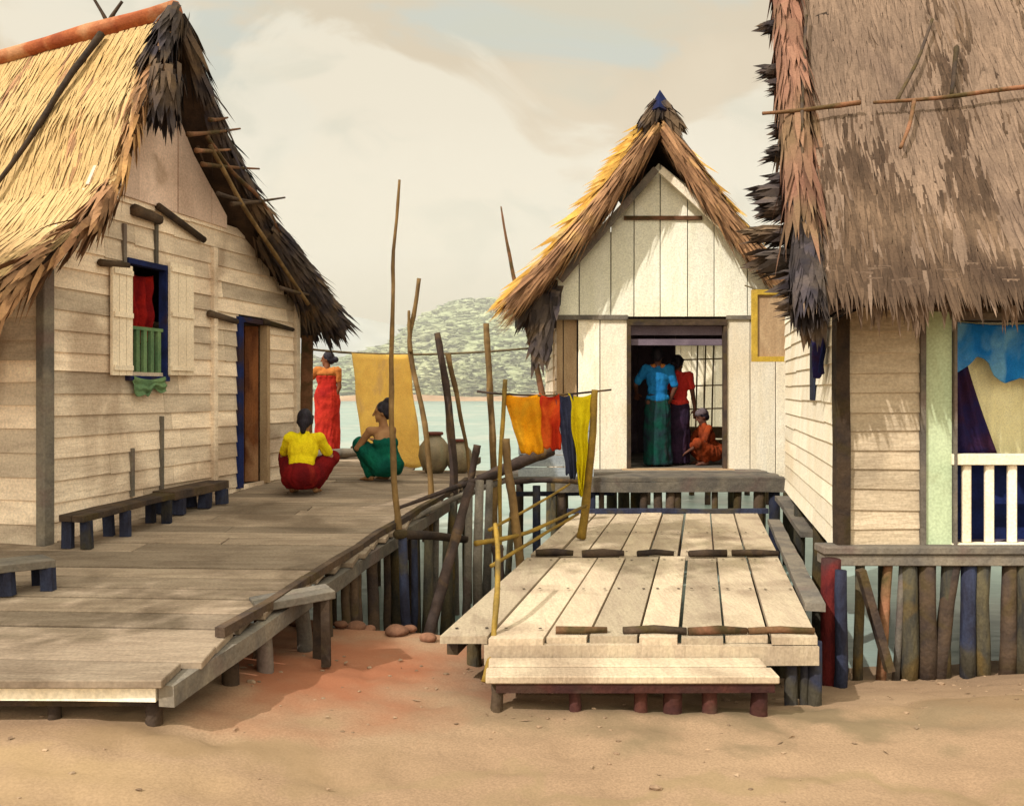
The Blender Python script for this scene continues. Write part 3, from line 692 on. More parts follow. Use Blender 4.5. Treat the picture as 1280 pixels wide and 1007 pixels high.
# row of stout stakes shoring the bank between the two decks
stk_=thing('stake_fence','row of dark stakes shoring the muddy bank between the two decks','stake fence',(-.4,6.6,-1.3))
specs=[(503,672,515,790,.04),(518,672,512,785,.02),(536,672,530,790,.045),(560,668,553,788,.06),(587,610,580,775,.035),(600,600,598,760,.05),(612,600,606,748,.045),(640,640,632,735,.03)]
for i,(x0,y0,x1,y1,w) in enumerate(specs):
    Y=6.3+.25*i; A_=at(x0,y0,Y); B_=at(x1,y1,Y); mb=MB(); B_=B_-V((0,0,.4)); 
    mb.tube([B_,B_.lerp(A_,.5)+V((R(-.02,.02),0,0)),A_],[w*.5+.02,w*.55+.015,w*.5+.01],8,.1); mb.build('stake',random.choice([M['beamg'],M['postd'],M['postblue']]),stk_,smooth=True)
mb=MB(); mb.tube([at(496,668,6.25),at(540,669,6.6),at(582,674,7.0)],[.035,.03,.03],8,.1); mb.build('rail',M['beam'],stk_,smooth=True)
stick('brace_pole','dark diagonal brace pole propped against the stakes','pole',[at(533,802,5.9),at(556,720,6.1),at(578,640,6.3),at(590,604,6.4)],.04,.03,M['bambood'])
# bank stones
for i,(px,py,r) in enumerate(((352,789,.10),(372,792,.06),(386,795,.08),(445,787,.07),(425,790,.05),(497,792,.08),(512,790,.05),(460,786,.05),(535,800,.06))):
    P=on_z(px,py,-.62); P.z=gz(P.x,P.y)
    mb=MB(); mb.add([P+V((q.x*r*1.3,q.y*r,q.z*r*.7+.02))*1.0+V((noise.noise(q*2+V((i,0,0)))*r*.3,)*3) for q in IV],IF)
    o=mb.build('bank_stone',M['mud'],origin=P,smooth=True); sb=o.modifiers.new('s','SUBSURF'); sb.levels=2; sb.render_levels=2
    side=['largest brown','small brown','flat brown','round brown','tiny brown','lumpy brown','smooth little brown','narrow brown','last low brown'][i]
    where=['under the boardwalk trestle','just right of the largest stone','third from the trestle','before the middle boardwalk posts','in the gap of the bank crest','at the foot of the shoring stakes','between the stakes','left of the shoring stakes','by the corner of the lower deck'][i]
    tag(o,f'{side} stone on the mud {where}','stone','stones along the bank crest')

# ------------------------------------------------------------------ WHITE HUT
YB=11.34; fz=-.05
FB=Fr((0,YB,0),(1,0,0),(0,-1,0))
xL=at(693,0,YB).x; xR=at(1000,0,YB).x; XPk=at(823,0,YB).x; ze=at(0,345,YB).z; zp=at(0,205,YB).z
hutB=thing('white_hut','white boarded hut with brown thatched gable over an open doorway','hut',((xL+xR)/2,YB+1.6,-.6))
def topB(a): 
    return ze+(zp-ze)*(1-abs(a-XPk)/(XPk-xL)) if a<XPk else ze+(zp-ze)*(1-abs(a-XPk)/(xR-XPk))
dB=(at(786,0,YB).x,at(905,0,YB).x,fz-.2,at(0,402,YB).z)
trim=at(0,396,YB).z
mb=MB(); vboards(mb,FB,xL,xR,lambda a:trim+.0,topB,.36,d=.015,jd=.01,gap=.012,slope=XPk); mb.build('gable_wall',mat('shade_tinted_white_board',(246,242,224),(238,234,212),(240,232,206),scale=1.2,stretch=(4,4,1),k=.95,tint=.12,bump=.35),hutB,bevel=.003)  # pale green tint puts the gable's shade into the board colour
mb=MB(); vboards(mb,FB,xL+.30,dB[0]-.02,lambda a:fz-.1,lambda a:trim-.03,.30,d=.0,jd=.01,gap=.012); mb.build('front_wall',M['cream'],hutB,bevel=.003); mb=MB(); vboards(mb,FB,dB[1]+.02,xR,lambda a:fz-.1,lambda a:trim-.03,.30,d=.0,jd=.01,gap=.012); mb.build('front_wall',M['cream'],hutB,bevel=.003)
mb=MB(); vboards(mb,FB,xL-.02,xL+.295,lambda a:fz-.1,lambda a:trim-.03,.16,d=-.06,jd=.01,gap=.012); mb.build('tan_shade_panel',M['tanpan'],hutB)  # tan boards stand in for the shade at the facade's left end
mb=MB(); FB.box(mb,xL-.02,dB[0]-.02,trim-.04,trim+.02,.02,.06); FB.box(mb,dB[1]+.02,xR,trim-.035,trim+.015,.02,.058); mb.build('trim_board',M['beamg'],hutB)
mb=MB(); FB.box(mb,XPk-.45,XPk+.55,at(0,273,YB).z-.03,at(0,273,YB).z+.02,.03,.07); mb.build('tie_beam',M['rust'],hutB)
mb=MB(); zt=dB[3]; FB.box(mb,dB[0]-.03,dB[1]+.03,zt-.05,zt+.03,-.04,.06); FB.box(mb,dB[0]-.03,dB[0]+.02,fz,zt-.05,-.04,.055); FB.box(mb,dB[1]-.015,dB[1]+.03,fz,zt-.05,-.04,.05)
mb.build('door_frame',M['beam'],hutB)
mb=MB(); FB.box(mb,dB[0]+.02,dB[1]-.015,zt-.30,zt-.22,-.12,-.05); FB.box(mb,dB[0]+.02,dB[1]-.015,zt-.17,zt-.05,-.1,-.04); mb.build('lintel',M['dark'],hutB)
mb=MB(); FB.box(mb,dB[0]-.1,dB[1]+.1,fz-.08,fz+.01,-.05,.18); mb.build('threshold',M['tanpan'],hutB,bevel=.005)
D=3.1
FLs=Fr((xL,YB,0),(0,1,0),(-1,0,0)); FRs=Fr((xR,YB,0),(0,1,0),(1,0,0)); FBk=Fr((0,YB+D,0),(1,0,0),(0,1,0))
for F_ in (FLs,FRs):
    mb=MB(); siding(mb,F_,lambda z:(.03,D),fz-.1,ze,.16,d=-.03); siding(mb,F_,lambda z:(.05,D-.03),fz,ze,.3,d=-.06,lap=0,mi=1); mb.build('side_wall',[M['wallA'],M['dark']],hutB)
hole=(at(835,0,YB+D).x,at(905,0,YB+D).x+.2,at(0,582,YB+D).z,at(0,432,YB+D).z)
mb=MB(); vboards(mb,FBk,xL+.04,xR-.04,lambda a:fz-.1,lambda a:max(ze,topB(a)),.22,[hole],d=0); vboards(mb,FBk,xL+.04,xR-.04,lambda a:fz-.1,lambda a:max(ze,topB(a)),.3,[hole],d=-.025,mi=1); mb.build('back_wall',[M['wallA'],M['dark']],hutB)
mb=MB(); 
for k in range(14): mb.box((xL+.03,YB+.02+k*D/14,fz-.06),(xR-.03,YB+.02+(k+1)*D/14-.01,fz))
mb.build('floor',M['beamg'],hutB)
# open lattice in the back doorway
for z_ in (at(0,450,YB+D).z,at(0,483,YB+D).z,at(0,512,YB+D).z):
    mb=MB(); mb.tube([(hole[0],YB+D+.02,z_),(hole[1],YB+D+.02,z_+.03)],.013,6); mb.build('lattice_bar',M['tanpan'],hutB)
for px in (868,878,888):
    X=at(px,0,YB+D).x; mb=MB(); mb.tube([(X,YB+D-.02,hole[2]),(X+.05,YB+D-.02,hole[3])],.014,6); mb.build('lattice_bar',M['tanpan'],hutB)
mb=MB(); 
for k in range(3):
    zz=hole[2]+.03+k*.21; mb.beam((at(850,0,YB+D).x,YB+D-.06,zz+.1),(hole[1],YB+D-.06,zz+.1),.02,.19)
mb.build('half_gate',M['tanpan'],hutB)
# back landing outside
mb=MB(); 
for k in range(8): mb.box((xL,YB+D+.05+k*.2,fz-.08),(xR,YB+D+.235+k*.2,fz-.03))
mb.build('back_landing',M['deckB'],hutB)
# roof
YF=YB-.38; pkB=at(824,150,YF); eL=at(645,372,YF); eR=at(1000,372,YF)
LB=D+1.1
def PB(e):
    def f(u,v):
        p=pkB.lerp(e,v); p=V((p.x,p.y,p.z-.12*math.sin(math.pi*v))); return V((p.x,YF+u*LB,p.z))
    return f
PBl,PBr=PB(eL),PB(eR)
mb=MB(); slope_sheet(mb,PBl,6,8,.1); slope_sheet(mb,PBr,6,8,.1); roofB=mb.build('roof',M['under'],hutB)
for P_ in (PBl,PBr):
    mb=MB(); thatch(mb,P_,20,150,.42,.04,lift=.1,side_j=.4); mb.build('thatch',M['thatchG'],roofB)
rp_=[V((0,.0,-.07))]
mb=MB()
for P_,o in ((PBl,V((-.06,0,0))),(PBr,V((.06,0,0)))):
    bundle(mb,[P_(0,v)+V((0,-.02,-.06)) for v in (.0,.25,.5,.75,1.0)],.12,1300,.42,.032,spread=.16)
mb.build('rake_thatch',M['thatchB'],roofB)
mb=MB()
for k in range(420):
    v=R(.02,.98); b_=PBl(R(0,.06),v)+V((0,0,.1)); mb.strand(b_,(V((-1,-.1,-.85-.3*v))+V((R(-.3,.2),R(-.2,.2),R(-.1,.35)))).normalized(),V((.1,.1,1)).normalized(),R(.3,.62),R(.03,.07))
for k in range(260):
    v=R(.1,.98); b_=PBr(R(0,.06),v)+V((0,0,.09)); mb.strand(b_,(V((1,-.1,-.95))+V((R(-.2,.2),R(-.2,.2),R(-.1,.25)))).normalized(),V((.1,.1,1)).normalized(),R(.25,.5),R(.03,.06))
mb.build('loose_fronds',M['thatchG'],roofB)
mb=MB()
for k in range(60):
    b_=PBl(R(0,.25),R(.88,1.0))+V((R(.1,.45),0,-.05)); mb.strand(b_,V((R(-.5,.1),R(-.2,.1),-1)).normalized(),V((1,0,0)),R(.2,.5),R(.06,.11))
for k in range(30):
    b_=PBr(R(0,.1),R(.9,1.0)); mb.strand(b_,V((R(-.1,.5),0,-1)).normalized(),V((1,0,0)),R(.2,.4),.07)
for k in range(70):
    b_=at(R(668,690),R(375,440),YF+.1); mb.strand(b_,V((R(-.6,.2),R(-.2,.1),-1)).normalized(),V((1,0,0)),R(.15,.4),R(.05,.09))
mb.build('drooping_fronds',M['thatchD'],roofB)
mb=MB(); pc=pkB+V((0,-.05,.06))
bundle(mb,[pc+V((0,0,.16)),pc+V((-.16,0,-.1))],.08,140,.2,.06); bundle(mb,[pc+V((0,0,.16)),pc+V((.18,0,-.12))],.08,140,.2,.06)
for u in range(12): bundle(mb,[pc+V((-.02,u*LB/12,.12)),pc+V((.02,u*LB/12+.3,.1))],.09,60,.25,.06)
mb.build('ridge_cap',M['thatchD'],roofB)
mb=MB(); mb.add([pc+V((0,0,.30)),pc+V((-.17,-.05,.0)),pc+V((-.03,-.12,.05)),pc+V((.2,-.05,-.02)),pc+V((0,.15,.02))],[(0,1,2),(0,2,3),(0,3,4),(0,4,1),(1,4,3,2)]); mb.build('finial',M['blued'],roofB)
for e0,e1 in (((700,350),(820,212)),((826,212),(975,350))):
    mb=MB(); mb.beam(at(*e0,YF+.18),at(*e1,YF+.18),.05,.09,j=.004); mb.build('barge_board',M['beamg'] if e0[0]<750 else M['cream'],roofB)
for X in (xL+.1,(xL+xR)/2-.5,xR-.1):
    for Y in (YB+.1,YB+1.5,YB+D-.1): post(hutB,X,Y,fz-.06,.09,M['postd'],zb=-1.9,name='stilt')
# porch post at hut's left corner, partly hidden by fronds
mb=MB(); mb.beam(at(692,410,YF+.25)-V((0,0,.0)),at(694,350,YF+.25),.07,.07,j=.004); mb.build('bracket',M['beam'],roofB)
# porch platform
por=thing('porch_platform','grey timber porch platform below the white hut doorway','platform',(1.9,10.7,-.6))
mb=MB(); PX0=at(640,0,10.2).x; PX1=at(985,0,10.2).x; y=10.2
while y<YB-.02:
    w=min(R(.17,.22),YB-.02-y); mb.box((PX0+R(-.03,.03),y,fz-.045+R(-.003,.003)),(PX1+R(-.03,.03),y+w-.01,fz+R(-.003,.003))); y+=w
mb.build('boards',M['beamg'],por,bevel=.004)
mb=MB(); mb.beam((PX0+.5,10.21,fz-.105),(PX1,10.21,fz-.105),.06,.12,j=.006); mb.build('front_beam',M['beamg'],por)
mb=MB(); mb.beam((PX0,10.3,fz-.2),(PX0+1.2,10.3,fz-.19),.06,.05,j=.006); mb.build('side_beam',M['postblue'],por)
for px,w in ((672,.05),(705,.055),(741,.035),(755,.035),(803,.05),(822,.055),(836,.06),(848,.05),(894,.04),(921,.05),(947,.07),(970,.07)):
    P=at(px,620,10.25); post(por,P.x,10.27,fz-.1,w,random.choice([M['beam'],M['postblue'],M['beam']]),zb=-1.9,lean=(R(-.03,.03),0))
for X in (PX0+.1,PX0+1,PX0+2,PX1-.1): post(por,X,11.1,fz-.05,.05,M['beam'],zb=-1.9)
# blue-grey screen beside the porch
scn=thing('plank_screen','low blue-grey plank screen beneath the washing beside the porch','screen',(at(692,600,10.4)))
mb=MB(); 
for k in range(5):
    za=at(0,598,10.35).z+k*.14; mb.beam(at(648,0,10.35)*1+V((0,0,za-at(648,0,10.35).z+.07)),V((at(742,0,10.35).x,10.35,za+.07)),.02,.133,j=.002)
mb.build('boards',M['panelblue'],scn)
for px in (652,738): mb=MB(); P=at(px,0,10.38); mb.beam((P.x,10.38,-.1),(P.x,10.38,.62),.05,.04); mb.build('post',M['beamg'],scn)
# yellow framed board hanging by the right of the white hut
nb=thing('framed_board','yellow framed tan board hanging at the right of the white hut','notice board',at(966,452,10.3))
a=at(940,362,10.3); b_=at(994,452,10.3)
mb=MB(); mb.box((a.x+.04,10.31,b_.z+.04),(b_.x-.04,10.335,a.z-.04)); mb.build('panel',M['tanpan'],nb)
for bx in (((a.x,10.28,b_.z),(a.x+.06,10.34,a.z)),((b_.x-.06,10.28,b_.z),(b_.x,10.34,a.z)),((a.x+.06,10.282,a.z-.06),(b_.x-.06,10.34,a.z)),((a.x+.06,10.282,b_.z),(b_.x-.06,10.34,b_.z+.06))):
    mb=MB(); mb.box(*bx); mb.build('frame_rail',M['yframe'],nb)
mb=MB(); mb.tube([(a.x+.08,10.32,a.z),(a.x+.08,10.9,a.z+.12)],.01,6); mb.tube([(b_.x-.08,10.32,a.z),(b_.x-.08,10.9,a.z+.12)],.01,6); mb.build('hanger',M['rope'],nb)
# gangplank
mb=MB(); A_=at(988,622,9.9); B_=at(1025,668,8.2); mb.beam(A_,B_,.34,.05,j=.004); 
tag(mb.build('gangplank',M['beamg'],origin=B_),'grey gangplank slanting down beside the right end of the porch','gangplank')
mb=MB(); A_=at(955,655,9.2); B_=at(1018,770,5.3); mb.beam(A_+V((0.1,0,.03)),B_+V((0,0,.06)),.12,.05,j=.006)
tag(mb.build('edge_plank',M['beamg'],origin=B_),'long grey plank laid along the right edge of the lower deck','plank')

# shed added behind the white hut so its doorway shows a bright cream view
shed=thing('bright_backing_shed','pale shed added behind the white hut to brighten the view through its doorway','shed',(3.75,18,-1.2))
FSd=Fr((0,17.4,0),(1,0,0),(0,-1,0))
mb=MB(); vboards(mb,FSd,2.6,5.2,lambda a:-.1,lambda a:2.2-.0*a,.24,gap=.01); mb.build('front_wall',M['cream'],shed)
mb=MB(); mb.box((2.63,17.42,-.15),(5.17,19.2,-.1)); mb.build('floor',M['beamg'],shed)
for X_ in (2.62,5.18):
    mb=MB(); mb.box((X_-.015,17.42,-.1),(X_+.015,19.2,2.1)); mb.build('side_wall',M['wallA'],shed)
mb=MB(); mb.box((2.63,19.17,-.1),(5.17,19.2,2.1)); mb.build('back_wall',M['wallA'],shed)
def PS(u,v): return V((2.45+2.9*u,18.3-1.2*v,3.0-.85*v))
def PS2(u,v): return V((2.45+2.9*u,18.3+1.2*v,3.0-.85*v))
mb=MB(); slope_sheet(mb,PS,4,4,.06); slope_sheet(mb,PS2,4,4,.06); rs=mb.build('roof',M['under'],shed)
mb=MB(); thatch(mb,PS,12,60,.4,.05); thatch(mb,PS2,12,60,.4,.05); mb.build('thatch',M['thatchB'],rs)
for X_ in (2.7,3.9,5.1):
    for Y_ in (17.5,19.1): post(shed,X_,Y_,-.15,.06,M['beam'],zb=-1.9,name='stilt')
# tree added left of the view, crown shaped to cast the deck shadows
tree=thing('shadow_caster_tree','leafy tree added out of view to shade the decks, left of the boardwalk','tree',(-6.4,2.4,-.5))
mb=MB(); curve_tube(mb,[(-6.4,2.4,-.8),(-6.3,2.5,.8),(-6.0,2.6,2.2),(-5.6,2.8,3.4)],.24,.15,n=14,seg=12,nodes=False)
CR=[((-5.6,3.7,3.6),1.1),((-4.9,4.0,3.7),.8),((-6.4,4.2,3.7),.9),((-5.2,2.9,4.3),1.1),((-4.7,2.6,6.0),1.0),((-4.0,3.0,6.4),.7),((-5.6,2.4,5.4),1.2),((-3.7,2.2,5.9),.7),((-6.9,2.8,4.4),1.0),((-5.9,1.6,4.6),1.0)]
for c,r in CR: curve_tube(mb,[(-5.85,2.7,2.8),V((-5.7,2.8,3.2)).lerp(V(c),.5)+V((0,0,.15)),V(c)],.09,.02,n=8,seg=7,nodes=False)
mb.build('trunk',M['beam'],tree,smooth=True)
mb=MB()
for c,r in CR:
    for k in range(int(1500*r*r)):
        d=V((random.gauss(0,1),random.gauss(0,1),random.gauss(0,1))).normalized()*r*R(.25,1.0)**.6; d.z*=.7
        if noise.noise(d*2.2+V(c))<-.22: continue
        L1=V((R(-1,1),R(-1,1),R(-.8,.2))).normalized(); sd=L1.cross(V((R(-1,1),R(-1,1),R(-1,1)))).normalized(); p=V(c)+d; l=R(.1,.2); w_=l*.28
        mb.add([p,p+L1*l*.5+sd*w_,p+L1*l,p+L1*l*.5-sd*w_],[(0,1,2,3)])
mb.build('crown',mat('tree_leaves',(96,118,62),(74,98,50),(112,128,70),scale=3,k=.8,tint=.4,bump=0,trans=.2),tree)

# ------------------------------------------------------------------ RIGHT HUT
cz=-.11; c0=V((at(1050,0,6).x,6.0,0)); sdir=V((.214,1,0)).normalized()
FC=Fr(c0,(1,0,0),(0,-1,0)); FCs=Fr(c0,sdir,V((-sdir.y,sdir.x,0)))
hutC=thing('stilt_hut','stilt hut with huge old thatch roof at the right edge','hut',c0+V((1.5,1.5,-1.0)))
WX=3.6; DC=3.7; zeC=FC.sz(1100,372)[1]+.1
wC=(FC.sz(1190,0)[0],FC.sz(1330,0)[0],FC.sz(0,680)[1],FC.sz(0,400)[1])
gp=(FC.sz(1153,0)[0],FC.sz(1188,0)[0],cz,zeC)
mb=MB(); siding(mb,FC,lambda z:(0.02,WX),cz,zeC,.135,[wC,gp],lap=.014); mb.build('front_wall',M['wallC'],hutC)
mb=MB(); siding(mb,FCs,lambda z:(0.03,DC),cz-.02,zeC+.1,.14,lap=.014); mb.build('side_wall',M['cream'],hutC)  # white boards put the sunlit brightness of this side into the colour
mb=MB(); FC.box(mb,gp[0]+.01,gp[1]-.005,cz,zeC,-.02,.03); mb.build('green_panel',M['green'],hutC)
for px,w,mm in ((1150,.035,M['beamg']),(1190,.02,M['beamg'])):
    a=FC.sz(px,0)[0]; mb=MB(); FC.box(mb,a-w/2,a+w/2,cz,zeC,.02,.055); mb.build('batten',mm,hutC)
mb=MB(); mb.beam(FC.p(0,cz-.02,.02),FC.p(.0,zeC,.02),.09,.09,j=.005); mb.build('corner_post',M['beam'],hutC)
mb=MB(); siding(mb,Fr(c0+V((WX,0,0)),sdir,V((sdir.y,-sdir.x,0))),lambda z:(0,DC),cz,zeC,.15); mb.build('side_wall',M['wallC'],hutC)
mb=MB(); siding(mb,Fr(c0+sdir*DC,(1,0,0),(0,1,0)),lambda z:(0,WX),cz,zeC,.15); mb.build('back_wall',M['wallC'],hutC)
mb=MB(); mb.box8([c0+V((.03,.03,cz-.05)),c0+V((WX,.03,cz-.05)),c0+sdir*DC+V((WX,0,cz-.05)),c0+sdir*DC+V((0,0,cz-.05)),c0+V((.03,.03,cz)),c0+V((WX,.03,cz)),c0+sdir*DC+V((WX,0,cz)),c0+sdir*DC+V((0,0,cz))]); mb.build('floor',M['dark'],hutC)
# side wall dark slot + blue corner
mb=MB(); A_=FCs.sz(1016,380,.04);B_=FCs.sz(1018,555,.04)
FCs.box(mb,A_[0]-.12,A_[0]+.12,B_[1]+.35,A_[1],.035,.05); mb.build('shutter_slot',M['postblue'],hutC)
hang('blue_rag','strip of dark blue cloth hanging under the eave of the right hut side wall','cloth',at(1010,388,6.6),at(1036,372,6.2),.5,CL['pur'],nf=2,narrow=.6)
# window rail & balusters
wr=thing('x','','',(0,0,0)); bpy.data.objects.remove(wr)
rz0=FC.sz(0,575)[1]
mb=MB(); FC.box(mb,wC[0]-.02,wC[1],cz,cz+.03,-.03,.045); mb.build('window_sill',M['cream'],hutC)
mb=MB(); FC.box(mb,wC[0]-.02,wC[1],rz0-.03,rz0+.045,-.03,.05); rail=mb.build('window_rail',M['cream'],hutC,bevel=.005)
for i in range(13):
    a=FC.sz(1203+i*28.5,0)[0]-.02+.045
    if a>wC[1]: break
    mb=MB(); FC.box(mb,a-.03,a+.03,cz+.03,rz0-.03,-.015,.02); mb.build('baluster',M['cream'],rail,bevel=.008)
mb=MB(); FC.box(mb,wC[0]-.02,wC[1],wC[3],wC[3]+.05,-.03,.045); mb.build('window_head',M['beamg'],hutC)
# interior fabrics
hang('blue_valance','bright blue cloth draped along the top of the right hut window','cloth',FC.p(wC[0]+.0,wC[3]+.0,-.05),FC.p(wC[1],wC[3]-.0,-.05),.34,CL['blu'],nf=7,ragged=.22,fold=.02,seed=3)
hang('sunlit_backdrop_cloth','pale lemon cloth added as the sunlit backdrop in the right hut window','curtain',FC.p(wC[0]+.10,wC[3]+.02,-.2),FC.p(wC[1],wC[3]+.02,-.2),wC[3]-rz0+.0,CL['pal'],nf=9,fold=.015,seed=2,ragged=.01)  # cloth added in place of the sunlit backdrop beyond the window
# dark curtain gathered at left
mb=MB(); n=14; vs=[]
for j in range(n+1):
    v=j/n; z=wC[3]+(rz0+.02-wC[3])*v; wdt=.09+.27*v**1.3
    for i in range(17):
        u=i/16; vs.append(FC.p(wC[0]+.0+wdt*u,z+.01*math.sin(u*20),-.09+.02*math.sin(u*18+v)))
mb.add(vs,[(j*17+i,(j+1)*17+i,(j+1)*17+i+1,j*17+i+1) for j in range(n) for i in range(16)],.5)
o=mb.build('dark_curtain',CL['pur'],origin=FC.p(wC[0],rz0,-.09),smooth=True); s_=o.modifiers.new('t','SOLIDIFY'); s_.thickness=.008; tag(o,'dark purple curtain gathered at the left side of the right hut window','curtain')
mb=MB(); FC.box(mb,wC[0]-.1,wC[1],cz,rz0+.03,-.34,-.32); mb.build('inner_partition',M['blued'],hutC)
# eave, roof
YE=5.55; eZ=at(0,358,YE).z; RY=8.1; RZ=5.3
xle=at(1003,0,YE).x; xlr=at(972,0,RY).x; RW=4.6
def PC(u,v):   # v=0 ridge, v=1 eave
    y=RY+(YE-RY)*v; z=RZ+(eZ-RZ)*v-.18*math.sin(math.pi*v); xl=xlr+(xle-xlr)*v
    return V((xl+RW*u,y,z))
def PC2(u,v): y=RY+1.8*v; return V((xlr+.85*v+RW*u,y,RZ+(eZ-RZ)*v-.18*math.sin(math.pi*v)))
mb=MB(); slope_sheet(mb,PC,8,10,.12); slope_sheet(mb,PC2,8,10,.12); roofC=mb.build('roof',M['under'],hutC)
mb=MB(); thatch(mb,PC,50,380,.3,.024,lift=.018,side_j=.22,mi=lambda u,v: 1 if u<.035+.03*noise.noise(V((v*6,0,0))) and v<.8 else (2 if noise.noise(V((u*13,v*1.9,1)))+.4*noise.noise(V((u*40,v*5,8)))+R(-.22,.22)>.34-.10*v-(.35 if v>.90 else 0) else 0)); 
mb.build('thatch',[M['thatchC'],M['thatchR'],M['thatchS']],roofC)
mb=MB(); thatch(mb,PC2,20,120,.5,.045,lift=.05); mb.build('thatch',M['thatchC'],roofC)
# long ragged fringe at the eave
mb=MB()
for k in range(420):
    u=R(0,1); b_=PC(u,R(.9,.995))+V((0,-.02,0)); mb.strand(b_,V((R(-.35,.35),R(-.25,0),-1)).normalized(),V((1,0,0)),R(.08,.2),R(.02,.06))
for k in range(46):
    u=R(0,.9); b_=PC(u,R(.93,1.0))+V((0,-.03,0)); LL=R(.7,1.7)
    for i in range(8): mb.strand(b_+V((R(-.04,.04),0,0)),V((R(-.12,.12),R(-.1,0),-1)).normalized(),V((1,0,0)),R(.12,.27)*LL,R(.03,.06),tint=R(0,.5))
mb.build('eave_fringe',M['thatchC'],roofC)
# bundles sticking out of the left rake
mb=MB()
for (px,py,L_,r) in ((982,190,.0,.06),(975,258,.28,.075),(962,292,.30,.05),(972,325,.26,.09),(1003,352,.1,.09),(1010,378,.1,.08),(985,105,.12,.05),(972,88,.14,.05),(975,32,.1,.04),(985,225,.15,.05),(992,160,.1,.06),(968,240,.2,.05)):
    v=0.5
    Y=6.0+(380-py)/380*1.9; Y=YE+(375-py)/375*1.9+.1
    c=at(px,py,Y); 
    bundle(mb,[c+V((.42,.0,.08)),c+V((.15,0,.0)),c],r,170,.2,.05,spread=.1)
mb.build('rake_thatch',M['thatchD'],roofC)
mb=MB(); bundle(mb,[PC(.005,v)+V((.02,0,-.04)) for v in (0,.3,.6,.85)],.11,1100,.5,.05,spread=.15); mb.build('rake_thatch',M['thatchR'],roofC)
mb=MB(); bundle(mb,[PC(.01,v)+V((0,0,-.05)) for v in (.72,.9,1.0)],.10,800,.28,.05,spread=.12)
for k in range(160): mb.strand(PC(R(0,.03),R(.9,1))+V((0,0,-.1)),V((R(-.1,.25),R(-.1,.1),-1)).normalized(),V((1,0,0)),R(.15,.35),R(.04,.08),tint=R(0,.5))
mb.build('rake_thatch',M['thatchD'],roofC)
# poles on the thatch
def onC(px,py):
    P0=PC(0,1); P1=PC(0,.0); n=V((1,0,0)).cross(P1-P0).normalized(); return on_plane(px,py,PC(0,.5)+V((0,-.1,.04)),n)
stk(roofC,'thatch_pole',[onC(953,142),onC(1000,138),onC(1075,128)],.012,.02,M['rust'],10)
stk(roofC,'thatch_pole',[onC(1092,128),onC(1180,122),onC(1285,108),onC(1400,100)],.012,.022,M['rust'],10)
stk(roofC,'thatch_pole',[onC(1165,25),onC(1145,80),onC(1122,125)],.012,.014,M['beam'],8)
stk(roofC,'thatch_pole',[onC(1143,125),onC(1135,160),onC(1125,185)],.016,.012,M['rust'],8)
stk(roofC,'thatch_pole',[onC(1008,20),onC(1002,140),onC(1004,260),onC(1012,340)],.012,.014,M['beam'],10)
stk(roofC,'thatch_pole',[onC(1196,60),onC(1190,118)],.02,.014,M['beam'],6)
# eave pole
mb=MB(); A_=at(1060,378,YE+.25); B_=at(1300,388,YE+.25); curve_tube(mb,[A_,A_.lerp(B_,.5)+V((0,0,-.01)),B_+V((1.5,0,0))],.022,.03,n=14); mb.build('eave_pole',M['beam'],roofC,smooth=True)
# sill / floor beams
mb=MB(); F2=FC
zt=FC.sz(0,683,.12)[1]
FC.box(mb,-.16,WX,zt-.05,zt,-.05,.14); mb.build('floor_plank',M['beamg'],hutC,bevel=.006)
mb=MB(); FC.box(mb,-.14,WX,zt-.13,zt-.055,-.05,.12); mb.build('floor_beam',M['beamg'],hutC,bevel=.006)
# stilts
mb=MB(); X=at(1040,780,5.7).x
post(hutC,X,5.72,zt-.05,.066,M['postred'],name='corner_stilt',zb=gz(X,5.72)+.1)
X=at(1053,780,5.5).x; post(hutC,X+.03,5.6,zt-.1,.04,M['postblue'],name='stilt',zb=gz(X,5.6)+.05)
sts=[(1075,1072,.035,'postd'),(1110,1100,.035,'rust'),(1128,1118,.025,'beamg'),(1135,1134,.06,'postd'),(1158,1160,.065,'beam'),(1185,1180,.05,'postd'),(1192,1172,.055,'beam'),(1211,1210,.055,'postblue'),(1228,1228,.055,'postd'),(1262,1258,.055,'beam'),(1284,1284,.10,'postd'),(1330,1330,.06,'beam'),(1370,1370,.06,'postd'),(1420,1420,.07,'beam'),(1480,1480,.07,'postd'),(1550,1550,.07,'beam')]
for a,b_,w,mm in sts:
    Y=5.95; A_=at(a,712,Y); B_=at(b_,850,Y); B_.z=gz(B_.x,Y)-.1; m2=MB(); A_.z=zt-.12
    m2.tube([B_,B_.lerp(A_,.35)+V((R(-.015,.015),0,0)),B_.lerp(A_,.7)+V((R(-.01,.01),0,0)),A_],[w*1.0,w*.95,w*.9,w*.9],9,.07,tint=R(.2,1)); m2.build('stilt',M[mm],hutC,smooth=True)
m2=MB(); m2.beam(at(1075,712,5.85),at(1112,838,5.85),.07,.05,j=.005); m2.build('brace',M['beam'],hutC)
for Y_ in (7.4,8.9):
    for k in range(5): P=c0+sdir*(Y_-6)*1.02+V((.05+k*.85,0,0)); post(hutC,P.x,P.y,cz-.05,.06,M['postd'],zb=max(-1.9,gz(P.x,P.y)),name='stilt')

